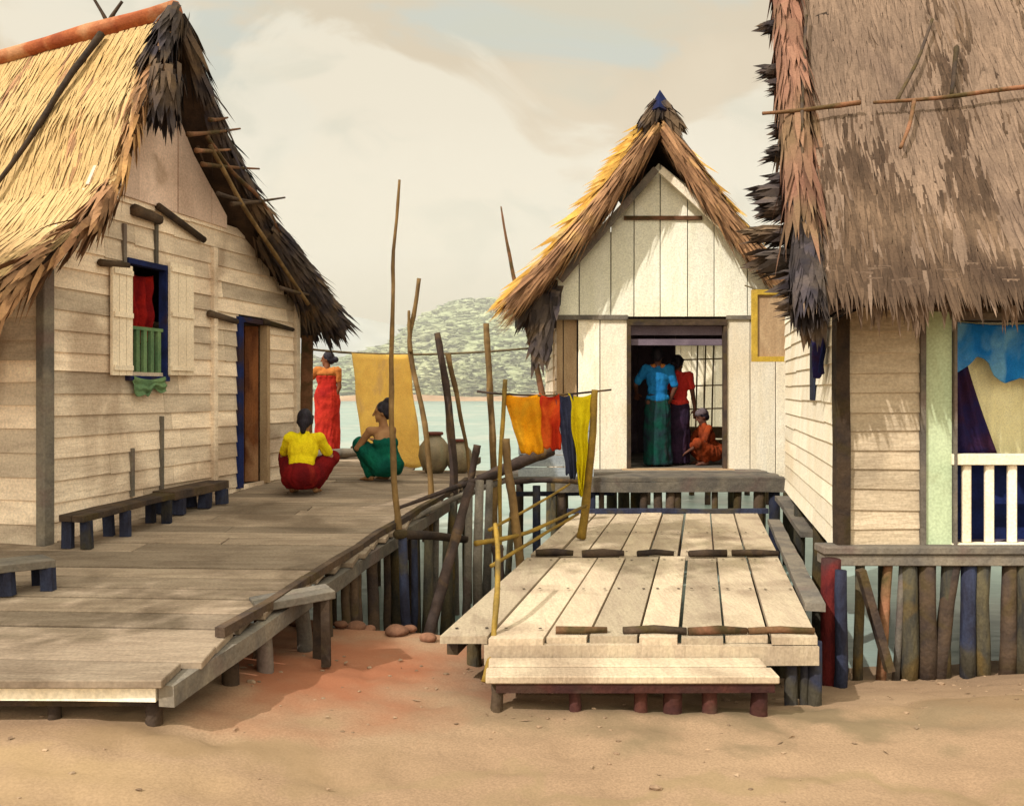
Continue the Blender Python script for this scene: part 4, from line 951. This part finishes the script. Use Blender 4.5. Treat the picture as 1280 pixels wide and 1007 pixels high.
# ------------------------------------------------------------------ poles, lines, washing
G='upright poles standing between the two decks'
Yp=6.83
stick('tall_pole','tallest crooked brown pole rising from the boardwalk edge','pole',[at(499,705,Yp),at(497,655,Yp),at(491,560,Yp),at(489,470,Yp),at(490,390,Yp),at(493,300,Yp),at(499,225,Yp)],.028,.010,M['bamboo'],G,n=26)
stick('bent_pole','bent brown pole second from the left, right of the tallest','pole',[at(541,690,8.3),at(539,620,8.3),at(531,530,8.3),at(513,440,8.3),at(517,395,8.3),at(524,348,8.3)],.03,.018,M['bamboo'],G,n=20)
stick('forked_branch','short thin upright branch touching the bent pole','branch',[at(514,440,8.26),at(512,410,8.26),at(511,388,8.26)],.02,.012,M['bamboo'])
stick('dark_pole','thick near-black pole leaning left at its top','pole',[at(562,700,8.6),at(567,610,8.6),at(562,520,8.6),at(554,460,8.6),at(546,416,8.6)],.045,.03,M['bambood'],G,n=18)
stick('thin_pole','thin brown pole with a knob at its top leaning left','pole',[at(590,640,9.3),at(583,560,9.3),at(571,495,9.3),at(560,442,9.3)],.012,.03,M['bamboo'],G,n=16)
stick('straight_pole','straight grey-brown pole to the left of the orange cloth','pole',[at(618,690,9.0),at(617,580,9.0),at(613,490,9.0),at(608,404,9.0)],.036,.03,M['bamboo'],G,n=18)
stick('short_prop','short dark stick leaning right behind the handrail','stick',[at(578,660,8.0),at(588,600,8.0),at(597,556,8.0)],.02,.035,M['bambood'])
stick('roof_pole','thin pole rising beside the left eave of the white hut','pole',[at(680,500,12.2),at(664,430,12.2),at(642,345,12.2),at(633,300,12.2),at(627,258,12.2)],.045,.010,M['rust'],None,n=18)
stick('washing_post','ochre bamboo post holding the left end of the washing','post',[at(626,720,7.6),at(624,600,7.6),at(629,520,7.6),at(632,474,7.6)],.016,.02,M['bambooy'],None)
stick('leaning_post','brown post leaning left of the lower deck','post',[at(652,724,6.9),at(644,650,6.9),at(636,590,6.9),at(633,548,6.9)],.035,.03,M['bamboo'])
stick('bamboo_prop','thick ochre bamboo prop under the yellow cloth','post',[at(726,672,7.75),at(733,620,7.7),at(740,550,7.6),at(744,487,7.6)],.04,.028,M['bambooy'])
stick('ochre_pole','curved ochre pole standing at the front left corner of the lower deck','pole',[at(606,852,4.6),at(616,800,4.7),at(622,740,4.9),at(622,690,5.2),at(620,655,5.4)],.018,.014,M['bambooy'],n=18)
stick('dark_stub','dark knobbed stub post at the corner of the lower deck','post',[at(626,735,6.5),at(623,705,6.5),at(621,682,6.5)],.03,.045,M['bambood'])
# handrails
stick('hand_rail','thick dark pole handrail rising towards the washing','handrail',[at(600,600,8.2),at(640,582,8.4),at(690,562,8.6)],.05,.06,M['bambood'])
stick('thin_rail','thin dark pole rail slanting up from the boardwalk edge','handrail',[at(500,634,7.2),at(560,612,7.7),at(620,592,8.1)],.014,.03,M['bambood'])
stick('second_rail','grey pole rail slanting below the thin dark rail','handrail',[at(508,652,7.3),at(570,622,7.9),at(632,600,8.4)],.022,.03,M['beamg'])
G3='ochre bamboo rails beside the lower deck'
stick('bamboo_rail','uppermost ochre bamboo rail beside the lower deck','rail',[at(612,662,6.6),at(660,636,7.2),at(712,605,7.7)],.013,.010,M['bambooy'],G3)
stick('bamboo_rail','middle ochre bamboo rail beside the lower deck','rail',[at(595,679,6.4),at(660,665,7.0),at(735,630,7.7)],.02,.012,M['bambooy'],G3)
stick('bamboo_rail','lowest ochre bamboo rail beside the lower deck','rail',[at(614,707,6.3),at(665,676,7.0),at(722,642,7.6)],.015,.012,M['bambooy'],G3)
stick('cross_rail','dark grey cross pole on the posts left of the porch','rail',[at(636,603,9.9),at(680,600,9.9),at(735,603,9.9)],.03,.025,M['bambood'])
# long clothes line & big yellow cloth
stick('clothes_line','thin line strung from the left hut eave to the white hut','line',[at(384,436,10.6),at(440,441,10.9),at(520,443,11.2),at(600,440,11.3),at(676,434,11.3)],.014,.014,M['rope'],n=20)
hang('yellow_cloth','large pale yellow cloth hanging on the long line behind the woman in green','cloth',at(440,441,10.3),at(511,443,11.1),at(0,441,11).z-at(0,582,11).z,CL['yel'],nf=2,fold=.02,skew=(.16,0),sag=.01,ragged=.02)
stick('washing_line','short dark pole from which the bright washing hangs','pole',[at(596,489,7.6),at(625,492,7.6),at(690,494,7.6),at(764,487,7.6)],.010,.008,M['bambood'])
G4='washing hung on the short pole'
hp=lambda a,b_: (at(a,491,7.6),at(b_,492,7.6))
hang('orange_cloth','bright orange-yellow cloth, first on the washing pole','cloth',*hp(628,677),.50,CL['ora'],nf=2,narrow=.42,skew=(.09,0),fold=.03,group=G4,seed=1)
hang('red_cloth','red-orange cloth between the orange and the navy one','cloth',*hp(674,699),.46,CL['red'],nf=1.5,skew=(.02,0),fold=.03,group=G4,seed=2)
hang('navy_cloth','dark navy cloth hanging beside the lemon one','cloth',*hp(695,716),.70,CL['nav'],nf=1.5,skew=(.06,0),narrow=.3,fold=.025,group=G4,seed=3)
hang('lemon_cloth','bright lemon yellow cloth tapering down, last on the washing pole','cloth',*hp(710,740),.84,CL['lem'],nf=2,skew=(.01,-.03),narrow=.86,fold=.025,group=G4,seed=4)
# jars
def jar(name,label,px,py,s,Y,m):
    P=at(px,py,Y); P.z=0.0 if Y<10.5 else P.z
    t=thing(name,label,'jar',P,'water jars on the boardwalk')
    mb=MB(); mb.lathe(P,[(0.001,.0),(.10*s,.0),(.16*s,.08*s),(.195*s,.2*s),(.18*s,.32*s),(.12*s,.40*s),(.085*s,.43*s),(.085*s,.46*s),(.07*s,.46*s),(.07*s,.40*s)]); mb.build('jar_body',m,t,smooth=True)
    mb=MB(); mb.lathe(P,[(.07*s,.455*s),(.105*s,.455*s),(.11*s,.475*s),(.1*s,.49*s),(.07*s,.49*s),(.065*s,.45*s)]); mb.build('lip',M['jarred'],t,smooth=True)
jar('water_jar','larger brown stoneware jar, left of the pair',543,590,.97,10.3,M['jar'])
jar('water_jar','smaller greenish stoneware jar, right of the pair',574,590,.80,10.28,M['jar'])

# ------------------------------------------------------------------ PEOPLE
def ell(mb,c,r,rot=None,seg=14,ring=10):
    vs=[];fs=[]; c=V(c); 
    for j in range(1,ring):
        ph=math.pi*j/ring
        for i in range(seg):
            t=2*math.pi*i/seg; q=V((r[0]*math.sin(ph)*math.cos(t),r[1]*math.sin(ph)*math.sin(t),r[2]*math.cos(ph)))
            if rot: q=rot@q
            vs.append(c+q)
    tp=V((0,0,r[2])); tp=rot@tp if rot else tp; vs+=[c+tp,c-tp]; T=len(vs)-2
    for j in range(ring-2):
        for i in range(seg): a=j*seg+i;b_=j*seg+(i+1)%seg; fs.append((a,a+seg,b_+seg,b_))
    for i in range(seg): fs.append((T,i,(i+1)%seg)); a=(ring-2)*seg; fs.append((T+1,a+(i+1)%seg,a+i))
    mb.add(vs,fs,.5)
def cap(mb,p0,p1,r0,r1):
    p0=V(p0);p1=V(p1); d=(p1-p0); L_=d.length
    if L_<1e-5: return ell(mb,p0,(r0,)*3)
    d/=L_; uu=V((1,0,0)) if abs(d.x)<.8 else V((0,1,0)); a=d.cross(uu).normalized(); b_=d.cross(a)
    seg=12; rings=[]
    for k in range(1,4): t=math.pi/2*k/4; rings.append((p0-d*r0*math.cos(t),r0*math.sin(t)))
    rings.append((p0,r0)); rings.append((p1,r1))
    for k in range(1,4): t=math.pi/2*k/4; rings.append((p1+d*r1*math.sin(t),r1*math.cos(t)))
    vs=[c+a*math.cos(2*math.pi*i/seg)*r+b_*math.sin(2*math.pi*i/seg)*r for c,r in rings for i in range(seg)]
    vs+= [p0-d*r0,p1+d*r1]; n=len(rings); T=len(vs)-2; fs=[]
    for j in range(n-1):
        for i in range(seg): q=j*seg+i;w=j*seg+(i+1)%seg; fs.append((q,w,w+seg,q+seg))
    for i in range(seg): fs.append((T,(i+1)%seg,i)); fs.append((T+1,(n-1)*seg+i,(n-1)*seg+(i+1)%seg))
    mb.add(vs,fs,.5)
def remesh(mb,name,mats,parent,vox,sm=4,origin=None,marks=()):
    me=bpy.data.meshes.new('tmp'); me.from_pydata([tuple(v) for v in mb.v],[],mb.f); me.update()
    o=bpy.data.objects.new('tmp',me); C.objects.link(o)
    r=o.modifiers.new('r','REMESH'); r.mode='VOXEL'; r.voxel_size=vox
    s_=o.modifiers.new('s','SMOOTH'); s_.factor=.5; s_.iterations=sm
    dg=bpy.context.evaluated_depsgraph_get(); dg.update()
    nm=bpy.data.meshes.new_from_object(o.evaluated_get(dg)); bpy.data.objects.remove(o); bpy.data.meshes.remove(me)
    nm.name=name
    for m in (mats if isinstance(mats,list) else [mats]): nm.materials.append(m)
    if marks:
        for p in nm.polygons:
            c=p.center
            for mc,mr,mi in marks:
                if (c-mc).length<mr: p.material_index=mi
    nm.transform(Matrix.Translation(-rootloc(parent)))
    nm.polygons.foreach_set('use_smooth',[True]*len(nm.polygons))
    ob=bpy.data.objects.new(name,nm); C.objects.link(ob); ob.parent=parent; return ob
def hand(mb,w,d,side,s=1.0,curl=.5):
    # w wrist, d hand direction, side = towards the thumb
    d=V(d).normalized(); side=(V(side)-d*V(side).dot(d)).normalized(); nrm=d.cross(side)
    w=V(w); pe=w+d*.08*s
    for k in (-1,0,1): cap(mb,w+side*k*.012*s,pe+side*k*.026*s,.014*s,.013*s)
    for k,ln in zip((-1.5,-.5,.5,1.5),(.052,.068,.074,.066)):
        b0=pe+side*k*.021*s; m_=b0+(d+nrm*curl*.3+side*k*.04).normalized()*ln*.55*s; e=m_+(d+nrm*curl).normalized()*ln*.5*s
        cap(mb,b0,m_,.0095*s,.009*s); cap(mb,m_,e,.009*s,.0075*s)
    t0=w+side*.03*s+d*.025*s; t1=t0+(side*.8+d*.7+nrm*.2).normalized()*.04*s; t2=t1+(d+side*.25+nrm*.2).normalized()*.035*s
    cap(mb,t0,t1,.013*s,.011*s); cap(mb,t1,t2,.011*s,.009*s)
def foot(mb,a,d,s=1.0):
    a=V(a); d=V(d).normalized(); sd=V((-d.y,d.x,0)); a0=V((a.x,a.y,a.z))
    cap(mb,a0-d*.03*s+V((0,0,-.04*s)),a0+d*.10*s+V((0,0,-.055*s)),.034*s,.028*s)
    for k in (-.024,0,.024): cap(mb,a0+d*.09*s+sd*k*s+V((0,0,-.058*s)),a0+d*(.165-abs(k-.012)*.8)*s+sd*k*1.15*s+V((0,0,-.066*s)),.017*s,.012*s)
def headm(mb,hc,f,s=1.0,up=V((0,0,1))):
    f=V(f).normalized(); sd=f.cross(up).normalized(); u2=sd.cross(f); rot=Matrix((sd,f,u2)).transposed()
    L_=lambda x,y,z: hc+rot@V((x*s,y*s,z*s))
    ell(mb,L_(0,-.012,.02),(.073*s,.092*s,.098*s),rot); ell(mb,L_(0,.025,-.045),(.054*s,.06*s,.062*s),rot)
    cap(mb,L_(0,.088,.012),L_(0,.106,-.022),.009*s,.014*s)      # nose
    cap(mb,L_(-.022,.076,-.056),L_(.022,.076,-.056),.010*s,.010*s) # lips
    ell(mb,L_(0,.07,-.092),(.02*s,.018*s,.016*s),rot)
    for x in (-1,1): ell(mb,L_(x*.076,-.01,-.012),(.012*s,.02*s,.03*s),rot); cap(mb,L_(x*.015,.08,.03),L_(x*.045,.072,.03),.009*s,.009*s)
    marks=[(L_(x*.03,.083,.008),.012*s,1) for x in (-1,1)]+[(L_(x*q,.084,.03),.008*s,1) for x in (-1,1) for q in (.02,.03,.042)]+[(L_(q,.086,-.056),.010*s,2) for q in (-.018,-.006,.006,.018)]
    return L_,rot,marks
def person(label,loc,J,face,skin,s=1.0,hairstyle='bun',hairm=None,clothes=(),extra=None,group=None,handcfg=None,chest=1.0,footdir=None):
    loc=V(loc); t=thing('person',label,'person',loc,group)
    P={k:loc+V(v)*s for k,v in J.items()}
    b=MB(); 
    pel,che,nk,hd=P['pelvis'],P['chest'],P['neck'],P['head']
    ax=(P['shR']-P['shL']).normalized(); hx=(P['hipR']-P['hipL']).normalized()
    def tr(c,ax_,upv,r): 
        u2=(V(upv)-ax_*V(upv).dot(ax_)).normalized(); f=u2.cross(ax_); return Matrix((ax_,f,u2)).transposed()
    spine=(nk-pel).normalized()
    ell(b,pel,(.155*s,.11*s,.12*s),tr(pel,hx,spine,0)); ell(b,che,(.15*s*chest,.10*s,.17*s),tr(che,ax,spine,0)); ell(b,pel.lerp(che,.5),(.12*s,.088*s,.15*s),tr(che,ax,spine,0))
    cap(b,che+spine*.1*s,nk,.065*s,.05*s); cap(b,nk-spine*.03*s,hd,.05*s,.05*s)
    L_,rot,marks=headm(b,hd,face,s)
    for q in 'LR':
        sh,el,wr=P['sh'+q],P['el'+q],P['wr'+q]; hp_,kn,an=P['hip'+q],P['kn'+q],P['an'+q]
        cap(b,che+spine*.09*s,sh,.07*s,.052*s); cap(b,sh,el,.048*s,.036*s); cap(b,el,wr,.036*s,.024*s)
        cap(b,hp_,kn,.085*s,.056*s); cap(b,kn,an,.054*s,.034*s); kc=kn.lerp(an,.3); ell(b,kc,(.054*s,)*3)
        fd=V((0,-1,0)) if not footdir else V(footdir); foot(b,an,fd,s)
        hc=(handcfg or {}).get(q,((wr-el).normalized(),ax*(1 if q=='L' else -1)))
        hand(b,wr,hc[0],hc[1],s)
    remesh(b,'body',[skin,CL['feat'],CL['lip']],t,.0085,3,marks=marks)
    # hair
    hb=MB(); ell(hb,L_(0,-.026,.035),(.083*s,.095*s,.098*s),rot); ell(hb,L_(0,-.06,-.02),(.07*s,.06*s,.07*s),rot)
    for x in (-1,1): cap(hb,L_(x*.068,.02,.05),L_(x*.07,-.03,-.02),.02*s,.02*s)
    if hairstyle=='bun': ell(hb,L_(0,-.135,-.015),(.052*s,.048*s,.05*s),rot); cap(hb,L_(0,-.08,-.01),L_(0,-.13,-.015),.03*s,.03*s)
    if hairstyle=='topbun': ell(hb,L_(.0,-.08,.13),(.05*s,.05*s,.04*s),rot)
    if hairstyle=='sidebun': ell(hb,L_(.085,-.06,.0),(.05*s,.05*s,.05*s),rot); 
    if hairstyle=='low': cap(hb,L_(0,-.09,-.03),L_(0,-.085,-.12),.045*s,.03*s)
    remesh(hb,'hair',hairm or CL['hair'],t,.010,2)
    for name,m,fn,vox in clothes:
        cb=MB(); fn(cb,P,s,L_,rot,spine,ax,hx); co_=remesh(cb,name,m,t,vox,4)
        sd=V((hash(len(label))%7,3,1))
        me_=co_.data; nv_=len(me_.vertices); P_=[0.]*(nv_*3); me_.vertices.foreach_get('co',P_); Nn=[0.]*(nv_*3); me_.vertex_normals.foreach_get('vector',Nn)
        for i_ in range(0,nv_*3,3):
            x_,y_,z_=P_[i_:i_+3]; w1=noise.noise((x_*16+sd.x,y_*16,z_*4.5)); w2=noise.noise((x_*9,y_*9+sd.x,z_*11)); a_=.009*(abs(w1)*2-.5)+.008*w2
            P_[i_]+=Nn[i_]*a_; P_[i_+1]+=Nn[i_+1]*a_; P_[i_+2]+=Nn[i_+2]*a_
        me_.vertices.foreach_set('co',P_); me_.update()
    return t
def el2(cb,c,ax,spine,r):
    u2=(spine-ax*spine.dot(ax)).normalized(); f=u2.cross(ax); ell(cb,c,r,Matrix((ax,f,u2)).transposed())
def shirt(sl=.6,drop=.0):
    def fn(cb,P,s,L_,rot,spine,ax,hx):
        pel,che,nk=P['pelvis'],P['chest'],P['neck']
        el2(cb,che,ax,spine,(.165*s,.118*s,.178*s)); el2(cb,pel.lerp(che,.5),ax,spine,(.14*s,.108*s,.16*s)); el2(cb,pel.lerp(che,.12),hx,spine,(.162*s,.122*s,.10*s))
        cap(cb,che+spine*.12*s,nk-spine*.02*s,.075*s,.058*s)
        for q in 'LR':
            sh,el=P['sh'+q],P['el'+q]; cap(cb,che+spine*.09*s,sh,.08*s,.064*s); cap(cb,sh,sh.lerp(el,sl),.062*s,.056*s)
    return fn
def skirt_stand(topk=.0,r0=.15,r1=.19,hem=.07,ripple=.012,bust=False):
    def fn(cb,P,s,L_,rot,spine,ax,hx):
        pel,che=P['pelvis'],P['chest']; top=(che+spine*.06*s) if bust else pel+spine*.10*s
        bot=(P['anL']+P['anR'])/2; bot=V((bot.x,bot.y,bot.z-.09*s+hem*s)); n=26; seg=40; vs=[]; f=spine.cross(ax).normalized()
        for k in range(n+1):
            v=k/n; c=top.lerp(pel,v*2) if (bust and v<.5) else (pel.lerp(bot,(v-.5)*2) if bust else top.lerp(bot,v))
            if bust: rx=[.165,.15,.195,.20,.20,.205][min(5,int(v*5))]; w=v*5-int(v*5); nxt=[.165,.15,.195,.20,.20,.205][min(5,int(v*5)+1)]; rx=rx+(nxt-rx)*w
            else: rx=(.135+.045*min(1,v*4)) if v<.25 else .18+(r1-.18)*(v-.25)/.75
            ry=rx*.74
            for i in range(seg):
                t=2*math.pi*i/seg; rp=1+ripple*7*v*math.sin(t*9+v*2+math.sin(v*4))*.6+ .03*math.sin(t*3+v*5)+.03*math.sin(v*16+t*2)*(1-v)
                vs.append(c+ax*math.cos(t)*rx*s*rp+f*math.sin(t)*ry*s*rp)
        fs=[(k*seg+i,k*seg+(i+1)%seg,(k+1)*seg+(i+1)%seg,(k+1)*seg+i) for k in range(n) for i in range(seg)]
        fs.append(tuple(reversed(range(seg)))); fs.append(tuple(n*seg+i for i in range(seg)))
        cb.add(vs,[tuple(reversed(q)) for q in fs],.5)
    return fn
def sarong_squat(fill=.9):
    def fn(cb,P,s,L_,rot,spine,ax,hx):
        pel=P['pelvis']; ell(cb,pel,(.19*s,.17*s,.15*s))
        for q in 'LR':
            cap(cb,P['hip'+q],P['kn'+q],.125*s,.09*s); cap(cb,P['kn'+q],P['an'+q]+V((0,0,.03*s)),.088*s,.075*s); cap(cb,pel,P['an'+q]+V((0,0,.05*s)),.13*s,.08*s)
        for k in range(5):
            f=k/4; a=P['knL'].lerp(P['knR'],f); b_=P['anL'].lerp(P['anR'],f)+V((0,0,.03*s)); cap(cb,pel,a+V((0,0,-.05*s*math.sin(math.pi*f))),.12*s,.06*s); cap(cb,a+V((0,0,-.06*s*math.sin(math.pi*f))),b_,.05*s,.06*s)
            cap(cb,pel,b_,.12*s,.06*s)
    return fn
def sarong_high(cb,P,s,L_,rot,spine,ax,hx):
    sarong_squat()(cb,P,s,L_,rot,spine,ax,hx)
    el2(cb,P['pelvis'].lerp(P['chest'],.5),ax,spine,(.15*s,.12*s,.18*s)); el2(cb,P['chest']-spine*.03*s,ax,spine,(.165*s,.118*s,.11*s))
def rotJ(J,a):
    m=Matrix.Rotation(a,3,'Z'); return {k:m@V(v) for k,v in J.items()}
def rv(v,a): return Matrix.Rotation(a,3,'Z')@V(v)
# standing (faces -Y locally, R is +x here... L at -x)
ST=dict(pelvis=(0,0,.90),chest=(0,.0,1.20),neck=(0,.01,1.40),head=(0,-.01,1.52),shL=(-.165,0,1.34),shR=(.165,0,1.34),elL=(-.22,.0,1.07),elR=(.22,.0,1.07),wrL=(-.22,-.06,.84),wrR=(.22,-.06,.84),
        hipL=(-.085,0,.87),hipR=(.085,0,.87),knL=(-.09,-.02,.47),knR=(.09,-.01,.47),anL=(-.09,0,.08),anR=(.09,.02,.08))
SQ=dict(pelvis=(0,.10,.17),chest=(0,.0,.46),neck=(0,-.06,.64),head=(0,-.09,.76),shL=(-.16,-.04,.58),shR=(.16,-.04,.58),elL=(-.25,-.16,.38),elR=(.25,-.16,.38),wrL=(-.12,-.32,.34),wrR=(.12,-.32,.34),
        hipL=(-.09,.08,.18),hipR=(.09,.08,.18),knL=(-.24,-.25,.36),knR=(.24,-.25,.36),anL=(-.13,-.08,.08),anR=(.13,-.08,.08))
PI=math.pi
# 1 woman in red, standing at the hut's far corner, seen from behind, face turned left; one hand on the post
J=rotJ({**ST,'elL':(-.20,.02,1.08),'wrL':(-.12,.04,.86),'elR':(.33,-.04,1.14),'wrR':(.45,-.14,.98)},PI)   # turned away
Yw=13.2; loc=at(409,567,Yw); loc.z=.0
person('woman in long red wrap and tan shawl standing past the left hut',loc,J,V((-.93,.05,-.08)),CL['skin'],.94,'bun',CL['hair'],
  [('wrap_dress',CL['pred'],skirt_stand(bust=True),.010),('shawl',CL['tan'],lambda cb,P,s,L_,rot,spine,ax,hx:(cap(cb,P['shL'],P['neck']-spine*.06,.062,.06),cap(cb,P['shR'],P['neck']-spine*.06,.062,.06),cap(cb,P['shL'],P['elL'].lerp(P['shL'],.4),.06,.05),cap(cb,P['shR'],P['elR'].lerp(P['shR'],.4),.06,.05),el2(cb,P['chest']+spine*.09,ax,spine,(.165,.115,.07))),.010)],footdir=rv((0,-1,0),PI))
# 2 yellow shirt, squatting, back to us
J=rotJ({**SQ,'pelvis':(0,.10,.20),'anL':(-.12,-.06,.08)},PI); loc=on_deckA(376,619); loc.y+=.1; loc.z=dz(loc.y)
person('person in bright yellow shirt and maroon sarong squatting with back turned near the door',loc,J,rv((0,-1,-.15),PI),CL['skinL'],.92,'low',None,
  [('shirt',CL['pyel'],shirt(.75),.009),('sarong',CL['pmar'],sarong_squat(),.011)],footdir=rv((0,-1,0),PI))
# 3 green sarong woman, turned three-quarters away, looking left
J={**SQ,'knL':(-.18,-.20,.42),'knR':(.18,-.20,.42),'anL':(-.11,-.10,.08),'anR':(.11,-.10,.08),'pelvis':(0,.07,.20),'wrL':(-.20,-.34,.44),'elL':(-.24,-.14,.42),'wrR':(.14,-.36,.38),'chest':(0,.04,.47),'neck':(0,.0,.66),'head':(0,-.02,.79)}
J=rotJ(J,-2.35); loc=on_deckA(479,601); loc.z=dz(loc.y)
person('bare shouldered woman in a dark green sarong squatting before the pale yellow cloth',loc,J,V((-.97,-.1,-.1)),CL['skinL'],.92,'topbun',None,
  [('sarong',CL['pgre'],sarong_high,.011)],footdir=rv((0,-1,0),-2.35))
# 4,5,6 in the doorway
zf=fz+.0
J=rotJ({**ST,'elL':(-.24,.02,1.08),'wrL':(-.16,-.06,.86),'elR':(.30,-.02,1.12),'wrR':(.26,-.22,1.00)},PI)
loc=at(822,583,11.75); loc.z=zf
person('tall person in blue shirt and dark green sarong standing in the white hut doorway',loc,J,rv((-.25,-.9,-.1),PI),CL['skinD'],.97,'short',None,
  [('shirt',CL['pblu'],shirt(.8),.010),('collar_scarf',CL['tan'],lambda cb,P,s,L_,rot,spine,ax,hx:(cap(cb,P['neck']-ax*.06-spine*.03,P['neck']+ax*.06-spine*.03,.045,.045),cap(cb,P['neck']-ax*.05-spine*.03,P['neck']-spine*.06+ax*.02,.05,.05)),.010),('sarong',CL['pdg'],skirt_stand(r1=.2,hem=.04),.011)],footdir=rv((0,-1,0),PI))
J=rotJ({**ST,'elL':(-.21,.02,1.07),'wrL':(-.25,-.03,.83),'elR':(.19,-.05,1.08),'wrR':(.1,-.1,.9)},PI)
loc=at(848,580,12.0); loc.z=zf
person('woman in coral red shirt and dark skirt with a hair bun in the doorway',loc,J,rv((-.6,-.7,-.05),PI),CL['skinD'],.91,'bun',None,
  [('shirt',CL['psal'],shirt(.65),.010),('skirt',CL['pdk'],skirt_stand(r1=.17,hem=.04),.011)],footdir=rv((0,-1,0),PI))
J=rotJ({**SQ,'wrL':(-.12,-.3,.2),'wrR':(.12,-.34,.24),'pelvis':(0,.10,.22)},-PI*.45)
loc=at(884,574,12.0); loc.z=zf
person('small child in a rust tunic and grey cap crouching inside the doorway',loc,J,rv((0,-1,-.4),-PI*.45),CL['skinD'],.86,'short',None,
  [('tunic',CL['pbr'],shirt(.8),.010),('trousers',CL['pbr'],sarong_squat(),.011),('cap',CL['pgy'],lambda cb,P,s,L_,rot,spine,ax,hx:(ell(cb,L_(0,-.01,.065),(.092*s,.104*s,.075*s),rot),ell(cb,L_(0,-.07,.04),(.07*s,.06*s,.07*s),rot)),.010)],footdir=rv((0,-1,0),-PI*.45))

# ------------------------------------------------------------------ sky and light
SUN_EL=math.radians(42); sun_from=V((-.72,-.69,0)).normalized()
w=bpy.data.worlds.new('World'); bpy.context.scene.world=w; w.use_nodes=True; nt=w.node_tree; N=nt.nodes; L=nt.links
bg=N['Background']; sky=N.new('ShaderNodeTexSky'); sky.sky_type='NISHITA'; sky.sun_disc=False; sky.sun_elevation=SUN_EL; sky.sun_rotation=math.atan2(sun_from.x,sun_from.y); sky.dust_density=4; sky.air_density=1.0
tc=N.new('ShaderNodeTexCoord'); mp=N.new('ShaderNodeMapping'); mp.inputs['Scale'].default_value=(1,1,1.8); L.new(tc.outputs['Generated'],mp.inputs[0])
def nz(sc,det,dist,loc=(0,0,0)):
    m_=N.new('ShaderNodeMapping'); m_.inputs['Location'].default_value=loc; L.new(mp.outputs[0],m_.inputs[0])
    n=N.new('ShaderNodeTexNoise'); n.inputs['Scale'].default_value=sc; n.inputs['Detail'].default_value=det; n.inputs['Distortion'].default_value=dist; L.new(m_.outputs[0],n.inputs['Vector']); return n.outputs[0]
def mr(src,a,b,c=0,d=1):
    r=N.new('ShaderNodeMapRange'); r.interpolation_type='SMOOTHSTEP'; r.inputs[1].default_value=a; r.inputs[2].default_value=b; r.inputs[3].default_value=c; r.inputs[4].default_value=d; L.new(src,r.inputs[0]); return r.outputs[0]
def mix(f,a,b):
    x=N.new('ShaderNodeMix'); x.data_type='RGBA'
    if isinstance(f,float): x.inputs[0].default_value=f
    else: L.new(f,x.inputs[0])
    for i,c in ((6,a),(7,b)):
        if isinstance(c,list): x.inputs[i].default_value=c
        else: L.new(c,x.inputs[i])
    return x.outputs[2]
S=1.05/.1
def sc_(c): return [v*S for v in lin(c)[:3]]+[1]
cl=mix(mr(nz(2.4,5,.4),.42,.62),sc_((232,217,190)),sc_((224,209,182)))
cl=mix(mr(nz(3.6,7,.8,(3,1,2)),.50,.62,0,.8),cl,sc_((208,213,202)))
cl=mix(mr(nz(3.1,8,.7,(7,4,1)),.49,.56,0,.85),cl,sc_((243,234,212)))
cl=mix(mr(nz(7,7,.8,(1,9,4)),.50,.66,0,.45),cl,sc_((214,212,192)))
sp=N.new('ShaderNodeSeparateXYZ'); L.new(tc.outputs['Generated'],sp.inputs[0])
cl=mix(mr(sp.outputs[2],.34,.52,0,.5),cl,sc_((212,213,196)))
cl=mix(mr(sp.outputs[2],.26,.05,0,.5),cl,sc_((230,214,170)))
fin=mix(.93,sky.outputs[0],cl)
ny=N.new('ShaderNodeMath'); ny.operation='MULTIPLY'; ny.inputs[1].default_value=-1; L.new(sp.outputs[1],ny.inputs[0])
ga=mr(sp.outputs[2],.45,.85,1,2.3); gb=mr(ny.outputs[0],.0,.7,0,1.35)  # extra sky brightness overhead and behind the camera, added to lift shaded walls
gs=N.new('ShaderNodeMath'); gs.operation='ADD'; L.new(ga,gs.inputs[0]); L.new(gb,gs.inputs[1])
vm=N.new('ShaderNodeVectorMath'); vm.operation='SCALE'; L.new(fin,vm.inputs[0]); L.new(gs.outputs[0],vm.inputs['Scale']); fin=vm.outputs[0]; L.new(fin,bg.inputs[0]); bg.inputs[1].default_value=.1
sun=bpy.data.lights.new('sun','SUN'); sun.energy=4.0; sun.angle=math.radians(.6); sun.color=(1,.95,.87)
so=bpy.data.objects.new('sun',sun); C.objects.link(so); dv=V((sun_from.x*math.cos(SUN_EL),sun_from.y*math.cos(SUN_EL),math.sin(SUN_EL)))
so.rotation_euler=dv.to_track_quat('Z','Y').to_euler(); so.location=dv*20
cam=bpy.data.cameras.new('camera'); co=bpy.data.objects.new('camera',cam); C.objects.link(co); co.location=(0,0,CZ); co.rotation_euler=(math.pi/2,0,0)
cam.sensor_width=36; cam.lens=F0/1280*36; cam.shift_y=-(503.5-HY)/1280; cam.clip_end=3000; cam.clip_start=.05
sc=bpy.context.scene; sc.camera=co; sc.view_settings.view_transform='Standard'; sc.view_settings.look='None'; sc.view_settings.exposure=0
